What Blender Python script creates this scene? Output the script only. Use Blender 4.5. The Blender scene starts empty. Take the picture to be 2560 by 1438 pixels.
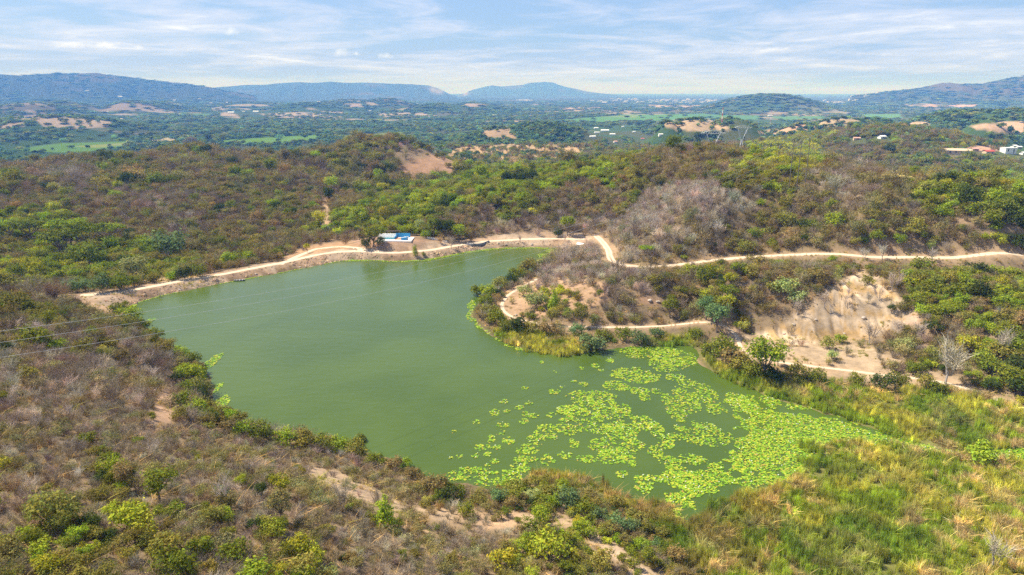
import bpy, math
import numpy as np
from math import radians, sin, cos, tan, pi, log, exp

# ------------------------------------------------------------------ camera, sky, sun, exposure
sc = bpy.context.scene
col = sc.collection
rng = np.random.default_rng(7)
CAM_Z = 80.0
PITCH = radians(16.02)
FPX = 1707.0                       # focal length in pixels of the 2560 px wide photograph
cam_d = bpy.data.cameras.new('camera')
cam_d.sensor_width = 36.0
cam_d.lens = FPX * 36.0 / 2560.0
cam_d.clip_start = 0.5
cam_d.clip_end = 150000.0
cam = bpy.data.objects.new('camera', cam_d)
cam.location = (0, 0, CAM_Z)
cam.rotation_euler = (pi / 2 - PITCH, 0, 0)
col.objects.link(cam)
sc.camera = cam

sc.view_settings.view_transform = 'Standard'
sc.view_settings.look = 'None'
sc.view_settings.exposure = 0.74
sc.view_settings.gamma = 1.0
sc.cycles.max_bounces = 6
sc.cycles.diffuse_bounces = 3
sc.cycles.glossy_bounces = 2
sc.cycles.transparent_max_bounces = 4
sc.cycles.volume_bounces = 0
sc.cycles.use_denoising = False
try:
    sc.cycles.denoiser = 'OPENIMAGEDENOISE'
    sc.cycles.denoising_input_passes = 'RGB_ALBEDO_NORMAL'
    sc.cycles.denoising_prefilter = 'ACCURATE'
except Exception:
    pass
sc.cycles.use_adaptive_sampling = False
try: sc.cycles.sampling_pattern = 'BLUE_NOISE'
except Exception: pass

SUN_DIR = np.array([-0.56, 0.20, 0.80]); SUN_DIR /= np.linalg.norm(SUN_DIR)
sun_el = math.asin(SUN_DIR[2]); sun_az = math.atan2(SUN_DIR[0], SUN_DIR[1])
sd_ = bpy.data.lights.new('sun', 'SUN'); sd_.energy = 5.0; sd_.angle = radians(0.53); sd_.color = (1.0, 0.93, 0.80)
sun = bpy.data.objects.new('sun', sd_)
from mathutils import Vector
sun.rotation_euler = Vector(-SUN_DIR).to_track_quat('-Z', 'Y').to_euler()
sun.location = (0, 0, 500)
col.objects.link(sun)

class NT:
    """small helper round a node tree"""
    def __init__(s, tree):
        s.t = tree; s.n = tree.nodes; s.l = tree.links; s.n.clear()
    def node(s, typ, **kw):
        n = s.n.new(typ)
        ins = kw.pop('ins', {})
        for k, v in kw.items(): setattr(n, k, v)
        for k, v in ins.items():
            if isinstance(v, bpy.types.NodeSocket): s.l.new(v, n.inputs[k])
            else: n.inputs[k].default_value = v
        return n
    def math(s, op, a, b=0.0, c=None, clamp=False):
        ins = {0: a, 1: b}
        if c is not None: ins[2] = c
        return s.node('ShaderNodeMath', operation=op, use_clamp=clamp, ins=ins).outputs[0]
    def mix(s, f, a, b, blend='MIX'):
        n = s.node('ShaderNodeMix', data_type='RGBA', blend_type=blend)
        for i, v in ((0, f), (6, a), (7, b)):
            if isinstance(v, bpy.types.NodeSocket): s.l.new(v, n.inputs[i])
            else: n.inputs[i].default_value = v if i == 0 else (tuple(v) + (1.0,))[:4]
        return n.outputs[2]
    def noise(s, vec, scale, detail=4.0, rough=0.55, dist=0.0, **kw):
        n = s.node('ShaderNodeTexNoise', ins={'Scale': scale, 'Detail': detail, 'Roughness': rough, 'Distortion': dist}, **kw)
        if vec is not None: s.l.new(vec, n.inputs['Vector'])
        return n.outputs[0]
    def ramp(s, f, lo, hi):
        return s.node('ShaderNodeMapRange', interpolation_type='SMOOTHSTEP', ins={0: f, 1: lo, 2: hi, 3: 0.0, 4: 1.0}).outputs[0]

world = bpy.data.worlds.new('World'); sc.world = world
world.use_nodes = True
w = NT(world.node_tree)
SKY_STRENGTH = 0.07
sky = w.node('ShaderNodeTexSky', sky_type='NISHITA', sun_disc=False, sun_elevation=sun_el, sun_rotation=sun_az,
             air_density=1.0, dust_density=1.2, ozone_density=2.0, altitude=400)
tc = w.node('ShaderNodeTexCoord').outputs['Generated']
sx = w.node('ShaderNodeSeparateXYZ', ins={0: tc})
dz = w.math('MAXIMUM', sx.outputs[2], 0.0)
den = w.math('ADD', dz, 0.06)
u = w.math('DIVIDE', sx.outputs[0], den); v = w.math('DIVIDE', sx.outputs[1], den)
uv = w.node('ShaderNodeCombineXYZ', ins={0: u, 1: v, 2: 0.0}).outputs[0]
uv2 = w.node('ShaderNodeVectorMath', operation='ADD', ins={0: uv, 1: (7.3, 2.1, 0.4)}).outputs[0]
n1 = w.noise(uv2, 0.34, 7, 0.62, 0.9)
n2 = w.noise(uv2, 1.3, 6, 0.66, 0.6)
n3 = w.noise(uv2, 0.18, 3, 0.5, 0.2)
cl = w.math('ADD', w.math('MULTIPLY', n1, 0.62), w.math('MULTIPLY', n2, 0.38))
cl = w.math('ADD', cl, w.math('MULTIPLY', w.math('SUBTRACT', n3, 0.5), 0.55))
low = w.node('ShaderNodeMapRange', interpolation_type='SMOOTHSTEP', ins={0: sx.outputs[2], 1: 0.14, 2: 0.42, 3: 1.0, 4: 0.0}).outputs[0]
cirrus = w.math('MULTIPLY', w.ramp(cl, 0.40, 0.58), w.math('MULTIPLY_ADD', low, .8, .2))
bright = w.math('MULTIPLY', w.math('MULTIPLY', w.ramp(cl, 0.53, 0.68), low), w.ramp(sx.outputs[2], 0.0, 0.05))
veil = w.node('ShaderNodeMapRange', interpolation_type='SMOOTHSTEP', ins={0: sx.outputs[2], 1: 0.0, 2: 0.075, 3: 0.85, 4: 0.0}).outputs[0]
S = 0.88 / SKY_STRENGTH
base = w.mix(w.math('MULTIPLY', low, 0.62), sky.outputs[0], (0.25 * S, 0.41 * S, 0.74 * S))
base = w.mix(veil, base, (0.35 * S, 0.42 * S, 0.74 * S))
base = w.mix(w.math('MULTIPLY', cirrus, 0.72), base, (0.56 * S, 0.60 * S, 0.76 * S))
base = w.mix(w.math('MULTIPLY', bright, 0.65), base, (0.92 * S, 0.93 * S, 0.98 * S))
# a few small cumulus puffs low over the hills
def dirpx(px, py):
    x = (px - 1280) / FPX; yv = (719 - py) / FPX
    d = np.array([x, cos(PITCH) + yv * sin(PITCH), -sin(PITCH) + yv * cos(PITCH)])
    return d / np.linalg.norm(d)
pn = w.noise(tc, 90.0, 5, 0.6)
for (px, py, hx, hy) in ((575, 78, 26, 10), (170, 113, 44, 9), (272, 113, 26, 8), (966, 140, 24, 8), (850, 132, 26, 11), (346, 118, 12, 5), (890, 134, 9, 6)):
    d = dirpx(px, py)
    right = np.array([d[1], -d[0], 0]); right /= np.linalg.norm(right); up = np.cross(right, d)
    a = w.node('ShaderNodeVectorMath', operation='DOT_PRODUCT', ins={0: tc, 1: tuple(right * FPX / hx)}).outputs[1]
    b = w.node('ShaderNodeVectorMath', operation='DOT_PRODUCT', ins={0: tc, 1: tuple(up * FPX / hy)}).outputs[1]
    b0 = float(np.dot(d, up)); 
    q = w.math('ADD', w.math('MULTIPLY', a, a), w.math('MULTIPLY', b, b))
    f = w.math('ADD', w.math('SUBTRACT', 1.0, q), w.math('MULTIPLY', w.math('SUBTRACT', pn, 0.5), 2.6))
    front = w.math('GREATER_THAN', sx.outputs[1], 0.0)
    base = w.mix(w.math('MULTIPLY', w.math('MULTIPLY', w.ramp(f, 0.0, 1.7), 0.55), front), base, (0.95 * S, 0.95 * S, 0.98 * S))
bg = w.node('ShaderNodeBackground', ins={'Color': base, 'Strength': SKY_STRENGTH})
out = w.node('ShaderNodeOutputWorld', ins={'Surface': bg.outputs[0]})

# ------------------------------------------------------------------ helpers: projection, noise
def unproj_dir(px, py):
    px, py = np.broadcast_arrays(np.asarray(px, float), np.asarray(py, float))
    x = (px - 1280) / FPX; yv = (719 - py) / FPX
    return np.stack([x, cos(PITCH) + yv * sin(PITCH), -sin(PITCH) + yv * cos(PITCH)], -1)
def at_z(px, py, z):
    d = unproj_dir(px, py); t = (np.asarray(z, float) - CAM_Z) / d[..., 2]
    return d[..., 0] * t, d[..., 1] * t
def project(x, y, z):
    dzz = z - CAM_Z
    depth = y * cos(PITCH) - dzz * sin(PITCH)
    upc = y * sin(PITCH) + dzz * cos(PITCH)
    depth = np.maximum(depth, 1e-3)
    return 1280 + FPX * x / depth, 719 - FPX * upc / depth, depth
def sstep(x, a, b):
    t = np.clip((x - a) / (b - a), 0, 1); return t * t * (3 - 2 * t)
def _hash(ix, iy, seed):
    h = (ix.astype(np.int64) * 374761393 + iy.astype(np.int64) * 668265263 + seed * 974634777) & 0x7fffffff
    h = ((h ^ (h >> 13)) * 1274126177) & 0x7fffffff
    return ((h ^ (h >> 16)) & 0xffff) / 65535.0
def vnoise(x, y, seed=0):
    ix = np.floor(x); iy = np.floor(y); fx = x - ix; fy = y - iy
    fx = fx * fx * (3 - 2 * fx); fy = fy * fy * (3 - 2 * fy)
    a = _hash(ix, iy, seed); b = _hash(ix + 1, iy, seed); c = _hash(ix, iy + 1, seed); d = _hash(ix + 1, iy + 1, seed)
    return (a + (b - a) * fx) * (1 - fy) + (c + (d - c) * fx) * fy
def fbm(x, y, seed=0, octv=4, gain=0.5):
    s = 0; amp = 1; tot = 0
    for k in range(octv):
        s = s + amp * vnoise(x * 2 ** k + 17.3 * k, y * 2 ** k - 9.1 * k, seed + k); tot += amp; amp *= gain
    return s / tot
def poly_sd(x, y, poly):
    """signed distance to a closed polygon, positive outside"""
    x = np.asarray(x, float); y = np.asarray(y, float)
    shp = x.shape; x = x.ravel(); y = y.ravel()
    best = np.full(x.shape, 1e18); ins = np.zeros(x.shape, bool)
    n = len(poly)
    for i in range(n):
        ax, ay = poly[i]; bx, by = poly[(i + 1) % n]
        dx, dy = bx - ax, by - ay
        t = np.clip(((x - ax) * dx + (y - ay) * dy) / (dx * dx + dy * dy + 1e-12), 0, 1)
        best = np.minimum(best, (x - ax - t * dx) ** 2 + (y - ay - t * dy) ** 2)
        c = (ay > y) != (by > y)
        if ay != by: ins ^= c & (x < (bx - ax) * (y - ay) / (by - ay) + ax)
    d = np.sqrt(best); d[ins] *= -1
    return d.reshape(shp)

# ------------------------------------------------------------------ terrain design
LAKE_PX = [(318,772),(345,756),(400,739),(470,726),(550,709),(620,696),(700,682),(770,668),(830,656),(880,649),(940,649),(1000,652),(1050,650),(1100,642),
  (1150,632),(1200,624),(1260,619),(1330,618),(1395,620),(1402,632),(1375,650),(1350,672),(1310,695),(1250,722),(1200,752),(1182,785),(1200,812),(1235,838),(1270,860),
  (1330,876),(1400,888),(1440,885),(1480,875),(1540,869),(1600,864),(1680,862),(1738,862),(1752,900),(1790,935),(1860,965),(1950,1000),(2040,1022),(2120,1048),
  (2200,1078),(2280,1102),(2380,1122),(2480,1122),(2620,1110),(2620,1170),(2440,1155),(2330,1142),(2230,1135),(2150,1112),(2090,1100),(2050,1145),(2005,1190),(1930,1225),(1860,1250),
  (1770,1285),(1705,1320),(1670,1285),(1600,1262),(1540,1240),(1480,1205),(1420,1185),(1340,1182),(1280,1215),(1230,1228),(1160,1215),(1090,1205),(1040,1180),(960,1150),(870,1120),(800,1102),(700,1098),
  (620,1085),(560,1068),(535,1050),(528,1010),(530,965),(515,925),(480,898),(430,872),(390,845),(350,812),(325,790)]
LAKE = [at_z(px, py, 0.0) for px, py in LAKE_PX]
LAKE = [(float(a), float(b)) for a, b in LAKE]

CTRL = []   # (x, y, z)
def C(px, py, z):
    a, b = at_z(px, py, z); CTRL.append((float(a), float(b), z))
def R(px, r, z):
    d = unproj_dir(px, 229.0); h = math.hypot(d[0], d[1]); CTRL.append((d[0] / h * r, d[1] / h * r, z))
for a in [  # near hillside, bottom left
 (-300,1438,37),(0,1438,35),(300,1438,32),(600,1438,28),(900,1438,21),(1200,1438,13.5),(1450,1438,8),(1650,1438,4),(1800,1438,1.3),(2100,1438,1.0),(2400,1438,1.2),(2700,1438,1.6),
 (-300,1250,34),(0,1250,33),(300,1250,30),(600,1250,25),(800,1250,19),(1000,1290,11),(1200,1345,8.5),(1380,1330,5),(1550,1345,3),(1700,1360,1),
 (-200,1100,32),(0,1100,31),(300,1100,26.5),(480,1100,19),(640,1135,11),(800,1180,8),(1000,1235,5),
 (-200,950,29),(0,950,27),(200,950,23),(330,950,15),(415,975,5),
 (-200,850,25),(0,850,23),(200,860,15.5),(300,860,13),(380,890,6),
 (-200,770,18),(0,770,16),(150,790,8),(235,805,2.5),
 (-200,710,6),(0,710,3),(120,720,1),(200,715,0),
 # dam crest and the hollow behind it
 (210,745,3.2),(300,738,3.2),(400,719,3.2),(550,693,3.2),(700,664,3.2),(800,641,3.2),(880,629,3.4),
 (300,705,-2),(420,685,-3.5),(560,655,-4.5),(700,625,-4.5),(100,670,-2),(-150,650,0),(200,620,-3),(450,600,-7),(650,590,-6),(800,580,-3),
 (0,580,0),(-200,580,2),(150,530,3),(0,500,8),(300,490,7),(500,520,2),(700,510,1),(820,500,-4),
 (0,440,9),(-200,440,8),(250,430,9),(500,430,10),(700,440,6),(850,440,-2),(920,470,-6),
 (1010,602,6.2),(960,604,5.8),(1060,606,5.2),(1010,622,4.2),(900,622,3.6),(1100,622,3.2),(1010,636,3.0),(1080,630,2.8),(1140,614,3.0),(1200,604,3.2),(1300,598,3.2),(1440,596,3.6),(870,600,-1),(1130,596,2.5),
 # green belt slope and ridge
 (830,555,2),(1000,520,9),(1000,570,3),(1100,560,6),(1200,560,8),(1300,560,9),(1400,560,9),(1470,575,6),
 (1050,497,13),(1200,500,17),(1350,500,19),(1500,520,15),(1500,580,9),
 (1150,462,15),(1300,430,20),(1400,440,22),(1500,400,29),(1600,370,39),(1700,352,49),(1780,350,50),(1860,360,48),
 (1600,440,32),(1700,420,38),(1850,420,43),(1900,470,36),(1752,490,33.5),(1682,513,27.5),(1604,552,19),(1545,588,10.5),(2000,520,29),(1850,560,21),(2000,600,20),
 (1990,385,46),(2080,385,46),(2150,395,45.5),(2300,412,45),(2420,425,45),(2560,435,45),(2750,440,45),
 (2150,450,41),(2350,460,40),(2560,470,41),(2750,470,41),(2200,520,34),(2400,530,33),(2560,540,33),(2750,540,33),(2200,590,24),(2400,590,25),(2600,590,25),
 # ridge road
 (1500,598,4.5),(1520,620,5),(1525,650,5.5),(1560,666,6),(1620,668,7),(1690,662,8.5),(1780,651,11),(1880,641,13.5),(2000,637,15.5),(2150,642,17),(2300,643,18),(2420,643,18.5),(2560,639,19),(2750,636,19),
 # peninsula
 (1440,640,3.5),(1400,680,3),(1450,680,6),(1500,730,8),(1560,700,9.5),(1650,720,11.5),(1580,780,5),(1450,780,4.5),(1380,740,4),(1310,715,2.4),(1265,738,1.8),(1250,765,1.5),(1268,790,1.5),(1330,808,1.5),(1420,820,1.5),(1550,820,1.6),(1650,815,1.8),(1740,806,2),
 (1750,700,13),(1800,750,11.5),(1740,780,6.5),(1850,700,15.5),(1950,710,15.5),(1850,780,7.5),(1830,830,2.2),(1850,880,2.2),(1930,905,2.4),(2020,915,2.6),(2110,925,2.6),(2200,937,2.6),(2300,945,2.8),(2400,962,3),(2470,988,3),(2560,1030,3.2),(2700,1090,3.4),
 # pale cut bank
 (2080,690,16),(2190,690,16),(2040,745,13.0),(2150,760,11.5),(2250,750,13),(1980,800,6.0),(2100,820,5.0),(2230,830,6),(1920,850,3.2),(2050,880,3.4),(2200,890,4),
 (2300,700,16.5),(2330,800,11),(2330,880,5.5),(2450,720,17),(2480,820,12),(2480,910,6),(2600,740,17.5),(2650,850,13),(2650,960,6),
 # marsh and right bank
 (1900,960,1.2),(2100,1000,1.2),(2300,1030,1.2),(2500,1080,1.2),(2700,1120,1.2),(2200,1200,.6),(2500,1250,.7),(2200,1330,.7),(2560,1400,.9),(1900,1320,.6)]: C(*a)
for a in [  # beyond the crests
 (-200,860,2),(0,870,3),(200,880,6),(400,920,14),(480,930,18),(560,950,-2),(640,880,-2),(720,900,-4),(-200,1150,-48),(0,1150,-48),(200,1180,-48),(400,1250,-45),(600,1060,-14),(680,1040,-12),(620,1300,-50),
 (760,830,14),(850,840,24),(950,860,30),(1030,850,24),(1090,800,15),(1150,760,4),(1200,750,-6),(950,740,12),(850,720,6),(1040,730,5),(1060,700,-4),(760,1080,-30),(950,1080,-30),(1100,1000,-28),(820,650,-3),(930,640,-5),(1040,640,-6),(1150,660,-8),
 (1150,1100,-31),(1300,1100,-30),(1450,1100,-31),(1300,1450,-31),(1150,1450,-33),(1480,1450,-33),(1250,800,-22),(1250,620,6),(1400,680,0),(1400,850,-26),(1550,640,20),(1550,800,-16),(1700,620,30),(1700,820,-18),(1800,640,24),(1850,850,-22),
 (1990,520,20),(2150,500,22),(2300,480,24),(2450,450,26),(2600,430,28),(2800,420,28),(2000,720,-12),(2200,700,-14),(2450,680,-14),(2700,680,-14),(2000,1000,-24),(2200,980,-22),(2450,980,-18),(2700,980,-18),
 (2150,1320,14),(2280,1300,19),(2400,1340,6),(2000,1350,-4),(1850,1350,-20),(2600,1250,-8),(2150,1650,-30),(2400,1700,-25),(1700,1500,-35),(2700,1700,-30),
 (-200,1700,-58),(200,1700,-58),(600,1700,-58),(900,1700,-55),(1300,1750,-45),(1600,1800,-50),(2000,1900,-50),(2400,1950,-45),(2800,1950,-45)]: R(*a)
for r in (12, 30, 45):
    for px in (-200, 300, 800, 1300, 1800, 2300, 2800): R(px, r, 30 - 0.009 * max(0, px) + (2 if px < 900 else -3))
CT = np.array(CTRL)
_r = np.hypot(CT[:, 0], CT[:, 1]); CT[:, 2] -= np.where((_r > 280) & (_r < 1000) & (CT[:, 2] >= 8), 3.6, 0) + np.where((_r > 280) & (_r < 640) & (CT[:, 2] >= 24), 2.8, 0) + np.where((_r > 700) & (_r < 1000) & (CT[:, 2] >= 14), 4.0, 0)
def warp(x, y):
    r = np.maximum(np.hypot(x, y), 5.0); return np.arctan2(x, y) * 1.25, np.log(r)
cu, cv = warp(CT[:, 0], CT[:, 1])
K = np.sqrt((cu[:, None] - cu) ** 2 + (cv[:, None] - cv) ** 2 + 0.03 ** 2)
n_ = len(CT)
A = np.zeros((n_ + 1, n_ + 1)); A[:n_, :n_] = K - 2e-3 * np.eye(n_); A[:n_, n_] = 1; A[n_, :n_] = 1
RW = np.linalg.solve(A, np.append(CT[:, 2], 0))
def rbf(x, y):
    uu, vv = warp(x, y); o = np.full(uu.shape, RW[n_])
    for k in range(n_): o += RW[k] * np.sqrt((uu - cu[k]) ** 2 + (vv - cv[k]) ** 2 + 0.0009)
    return o

def azpx(px): 
    d = unproj_dir(px, 229.0); return np.arctan2(d[..., 0], d[..., 1])
def slope_at(px, py):
    d = unproj_dir(px, py); return d[..., 2] / np.hypot(d[..., 0], d[..., 1])
# far hills: px, r, crest y, half width px, radial half depth (fraction of r), squareness
FAR = [(1350,1900,311,130,.10,2.0),(1240,1850,322,70,.07,2.0),(1925,5600,236,104,.09,2.6),(2440,2500,279,120,.14,2.4),(2560,2450,276,90,.14,2.2),(2340,2600,290,60,.1,2),(1740,1700,300,90,.10,2.2),(1840,1750,299,80,.10,2.2),
 (1680,1650,306,40,.06,2),(2020,1950,312,70,.08,2),(2120,1900,297,90,.09,2.2),(2200,2000,300,70,.09,2),(130,3000,291,110,.10,2),(240,2900,300,60,.07,2),(30,3100,296,60,.09,2),
 (140,5600,252,60,.08,2),(330,5600,252,50,.07,2),(400,6000,253,40,.07,2),(640,6500,256,110,.08,2),(870,6000,250,100,.07,2),(960,6300,246,60,.06,2),(760,5200,258,70,.06,2),(1100,4800,260,90,.06,2),(1190,5200,256,60,.05,2),(60,5000,257,80,.07,2),(2480,1800,300,60,.07,2)]
MTN = [  # skyline (px, py), distance, half depth in log distance
 ([(-400,200),(-200,178),(0,185),(60,189),(110,185),(150,183),(200,184),(250,182),(275,187),(300,189),(335,193),(360,197),(410,204),(440,207),(470,209),(520,217),(560,226),(640,240)], 10000., .14),
 ([(430,240),(500,222),(545,218),(580,215),(620,212),(660,212),(690,209),(730,206),(750,205),(780,207),(830,204),(870,207),(900,206),(960,208),(1000,209),(1040,211),(1070,213),(1095,220),(1110,228),(1125,236),(1145,240)], 15000., .10),
 ([(1140,240),(1160,233),(1180,225),(1205,218),(1230,213),(1255,216),(1280,214),(1310,211),(1325,206),(1345,205),(1365,204),(1383,205),(1392,210),(1410,216),(1440,222),(1470,229),(1500,233),(1560,239)], 20000., .09),
 ([(2130,240),(2170,235),(2200,230),(2240,226),(2270,223),(2300,219),(2330,212),(2350,207),(2370,206),(2390,209),(2420,210),(2450,209),(2480,202),(2510,196),(2535,193),(2560,188),(2700,178),(2900,190)], 9500., .16)]
def far_height(x, y):
    r = np.hypot(x, y); az = np.arctan2(x, y); lr = np.log(np.maximum(r, 10))
    z = -60 + 0 * x
    rel = fbm(x / 420., y / 420., 31, 4) - .45
    z = z + 7 * np.clip(rel, -.2, 1) * sstep(r, 2200, 3600) * (1 - .6 * sstep(r, 7000, 10000))
    z = z + 3.0 * (fbm(x / 120., y / 120., 5, 3) - .5) * (1 - sstep(r, 6000, 9000))
    for (px, rr, py, hw, hd, sq) in FAR:
        a0 = float(azpx(px)); zc = CAM_Z + rr * float(slope_at(px, py)); hw_r = hw / FPX
        near = (np.abs(az - a0) < hw_r * 3.2) & (np.abs(lr - log(rr)) < hd * 3.2)
        if not near.any(): continue
        q = (np.abs(az[near] - a0) / hw_r) ** sq + (np.abs(lr[near] - log(rr)) / hd) ** 2
        lump = 1 + .28 * (fbm(x[near] / (rr * .03), y[near] / (rr * .03), 77, 4) - .5) * np.minimum(1, q * 1.5)
        h = (zc + 60) * np.exp(-.7 * q) * lump
        z[near] = np.maximum(z[near], -60 + h) 
    for k, (sky_, rr, hd) in enumerate(MTN):
        s = np.array(sky_, float); aa = azpx(s[:, 0]); zz = CAM_Z + rr * slope_at(s[:, 0], s[:, 1])
        zz = zz + 0
        zc = np.interp(az, aa, zz + 60, left=0, right=0)
        zc = np.maximum(zc, 0)
        t = (lr - log(rr)) / hd
        near = (zc > 0) & (np.abs(t) < 2.2)
        if not near.any(): continue
        ta = np.abs(t[near])
        wob = fbm(az[near] * 60, lr[near] * 6, 200 + k, 2)
        ridge = 1 - np.abs(2 * fbm(az[near] * 45 + 2.2 * wob, lr[near] * 5, 210 + k, 3) - 1) * 1.6
        prof = np.exp(-1.1 * ta ** 1.35) * (1 - np.clip(1 - ridge, 0, 1) * .55 * np.minimum(1, ta * 1.6))
        z[near] = np.maximum(z[near], -60 + zc[near] * prof)
    return z
def base_height(x, y):
    """ground height before the roads are cut in"""
    x = np.asarray(x, float); y = np.asarray(y, float)
    shp = x.shape; x = x.ravel(); y = y.ravel()
    r = np.hypot(x, y)
    z = np.full(x.shape, -60.0)
    nr = r < 2100
    if nr.any():
        xn, yn = x[nr], y[nr]; zn = rbf(xn, yn)
        zn = zn + (fbm(xn / 95., yn / 95., 3, 4) - .5) * 6.0 * sstep(r[nr], 280, 520) * (1 - .0)
        zn = zn + (fbm(xn / 26., yn / 26., 4, 3) - .5) * 2.0 * sstep(r[nr], 60, 140)
        z[nr] = zn
    fr = r > 1500
    if fr.any():
        zf = far_height(x[fr], y[fr]); wgt = sstep(r[fr], 1550, 2000)
        z[fr] = np.where(r[fr] < 2100, z[fr] * (1 - wgt) + zf * wgt, zf)
        z[fr] = np.where(r[fr] < 2100, np.maximum(z[fr], zf * (r[fr] > 1500)+ -1e3*(r[fr] <= 1500)), z[fr])
    lk = (r < 700)
    if lk.any():
        s = poly_sd(x[lk], y[lk], LAKE)
        s = s + (fbm(x[lk] / 5., y[lk] / 5., 41, 3) - .5) * 3.4 * np.where(r[lk] < 260, 1, .45)
        zz = z[lk]
        shore = np.maximum(zz, 0.35)
        wl = sstep(s, 0.0, 11.0)
        keep = s > 30
        outside = np.where(s < 30, 0.12 + (shore - 0.12) * wl * 1.0, zz)
        # the dam falls away behind: let low ground come back with distance from the water
        low = np.where(zz < 0.35, sstep(s, 9, 26), 1.0)
        outside = np.where(zz < 0.35, 0.3 * (1 - low) + zz * low, outside)
        z[lk] = np.where(s > 0, outside, np.maximum(-3.0, 0.12 + s * 0.22))
    return z.reshape(shp)

def ground_hit(px, py, fn=None, rmin=45., rmax=9000.):
    """first point where the sight line of a photograph pixel meets the ground"""
    fn = fn or height
    px = np.atleast_1d(np.asarray(px, float)); py = np.atleast_1d(np.asarray(py, float))
    d = unproj_dir(px, py); h = np.hypot(d[:, 0], d[:, 1]); d = d / h[:, None]
    rs = np.exp(np.linspace(log(rmin), log(rmax), 520))
    X = d[:, 0:1] * rs; Y = d[:, 1:2] * rs; Z = CAM_Z + d[:, 2:3] * rs
    below = fn(X, Y) >= Z
    i = np.where(below.any(1), below.argmax(1), len(rs) - 1); i = np.maximum(i, 1)
    lo = rs[i - 1]; hi = rs[i]
    for _ in range(12):
        m = (lo + hi) / 2
        b = fn(d[:, 0] * m, d[:, 1] * m) >= CAM_Z + d[:, 2] * m
        hi = np.where(b, m, hi); lo = np.where(b, lo, m)
    x, y = d[:, 0] * hi, d[:, 1] * hi
    return x, y, fn(x, y)

# roads: photograph trace, width in metres, extra smoothing
ROADS = [
 ('dam', [(200,739),(240,736),(300,731),(400,713),(550,687),(700,658),(800,635),(880,626),(940,632),(1010,635),(1080,628),(1140,613),(1200,603),(1300,597),(1400,596),(1462,598)], 3.6),
 ('spur', [(700,662),(740,643),(790,624),(840,617),(900,622),(960,630)], 3.2),
 ('ridge', [(1490,590),(1505,602),(1520,622),(1526,650),(1556,666),(1620,668),(1690,662),(1780,651),(1880,641),(2000,637),(2150,642),(2300,643),(2420,643),(2560,639),(2720,634)], 3.8),
 ('lakeside', [(1345,697),(1312,714),(1272,736),(1250,765),(1268,790),(1330,808),(1420,820),(1550,820),(1650,815),(1745,805),(1800,800),(1830,815),(1845,850),(1855,882),(1930,905),(2020,915),(2110,925),(2200,937),(2300,945),(2400,962),(2470,988),(2560,1030),(2680,1085)], 1.5),
]
def densify(x, y, step):
    s = np.concatenate([[0], np.cumsum(np.hypot(np.diff(x), np.diff(y)))]); n = max(2, int(s[-1] / step)); t = np.linspace(0, s[-1], n)
    return np.interp(t, s, x), np.interp(t, s, y)
def smooth(a, k):
    for _ in range(k):
        b = a.copy(); b[1:-1] = (a[:-2] + 2 * a[1:-1] + a[2:]) / 4; a = b
    return a
ROAD_PTS = []
for name, tr, wd in ROADS:
    t = np.array(tr, float)
    x, y, z = ground_hit(t[:, 0], t[:, 1], base_height)
    x, y = densify(x, y, 1.5); x = smooth(x, 14); y = smooth(y, 14)
    z = smooth(base_height(x, y), 30)
    ROAD_PTS.append((name, x, y, z, wd))
def road_dist(x, y, pad=14.):
    """distance beyond the road's edge and the road's height, for the nearest road (inf where far)"""
    D = np.full(x.shape, 1e9); Z = np.zeros(x.shape); k = np.full(x.shape, -1)
    for i, (nm, rx, ry, rz, wd) in enumerate(ROAD_PTS):
        m = np.nonzero((x > rx.min() - pad) & (x < rx.max() + pad) & (y > ry.min() - pad) & (y < ry.max() + pad))[0]
        for c in range(0, len(m), 20000):
            mm = m[c:c + 20000]
            q = (x[mm, None] - rx) ** 2 + (y[mm, None] - ry) ** 2
            j = q.argmin(1); d = np.sqrt(q[np.arange(len(mm)), j]) - wd / 2
            b = d < D[mm]
            D[mm[b]] = d[b]; Z[mm[b]] = rz[j[b]]; k[mm[b]] = i
    return D, Z, k
CUT_PX = [(1895,838),(1960,800),(2040,755),(2110,700),(2150,680),(2205,690),(2235,740),(2275,785),(2230,830),(2150,850),(2060,858),(1960,862)]
def in_px_poly(px, py, poly): return poly_sd(px, py, poly)
def height(x, y):
    x = np.asarray(x, float); y = np.asarray(y, float); shp = x.shape; x = x.ravel(); y = y.ravel()
    z = base_height(x, y)
    D, Z, k = road_dist(x, y)
    wgt = 1 - sstep(D, 0.6, 5.0)
    z = z * (1 - wgt) + Z * wgt
    # gullies in the pale cut bank
    m = (np.abs(x - 105) < 80) & (y > 120) & (y < 280)
    if m.any():
        px, py, dp = project(x[m], y[m], z[m])
        f = 1 - sstep(in_px_poly(px, py, CUT_PX), -12, 6)
        g = np.abs(2 * vnoise(x[m] / 2.6 + 2 * vnoise(x[m] / 9, y[m] / 9, 8), y[m] / 16., 9) - 1)
        z[m] += f * (g * 2.4 - 1.0) + f * .5 * np.sin(z[m] * 1.1 + 2 * vnoise(x[m] / 12, y[m] / 12, 1))
    return z.reshape(shp)

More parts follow.
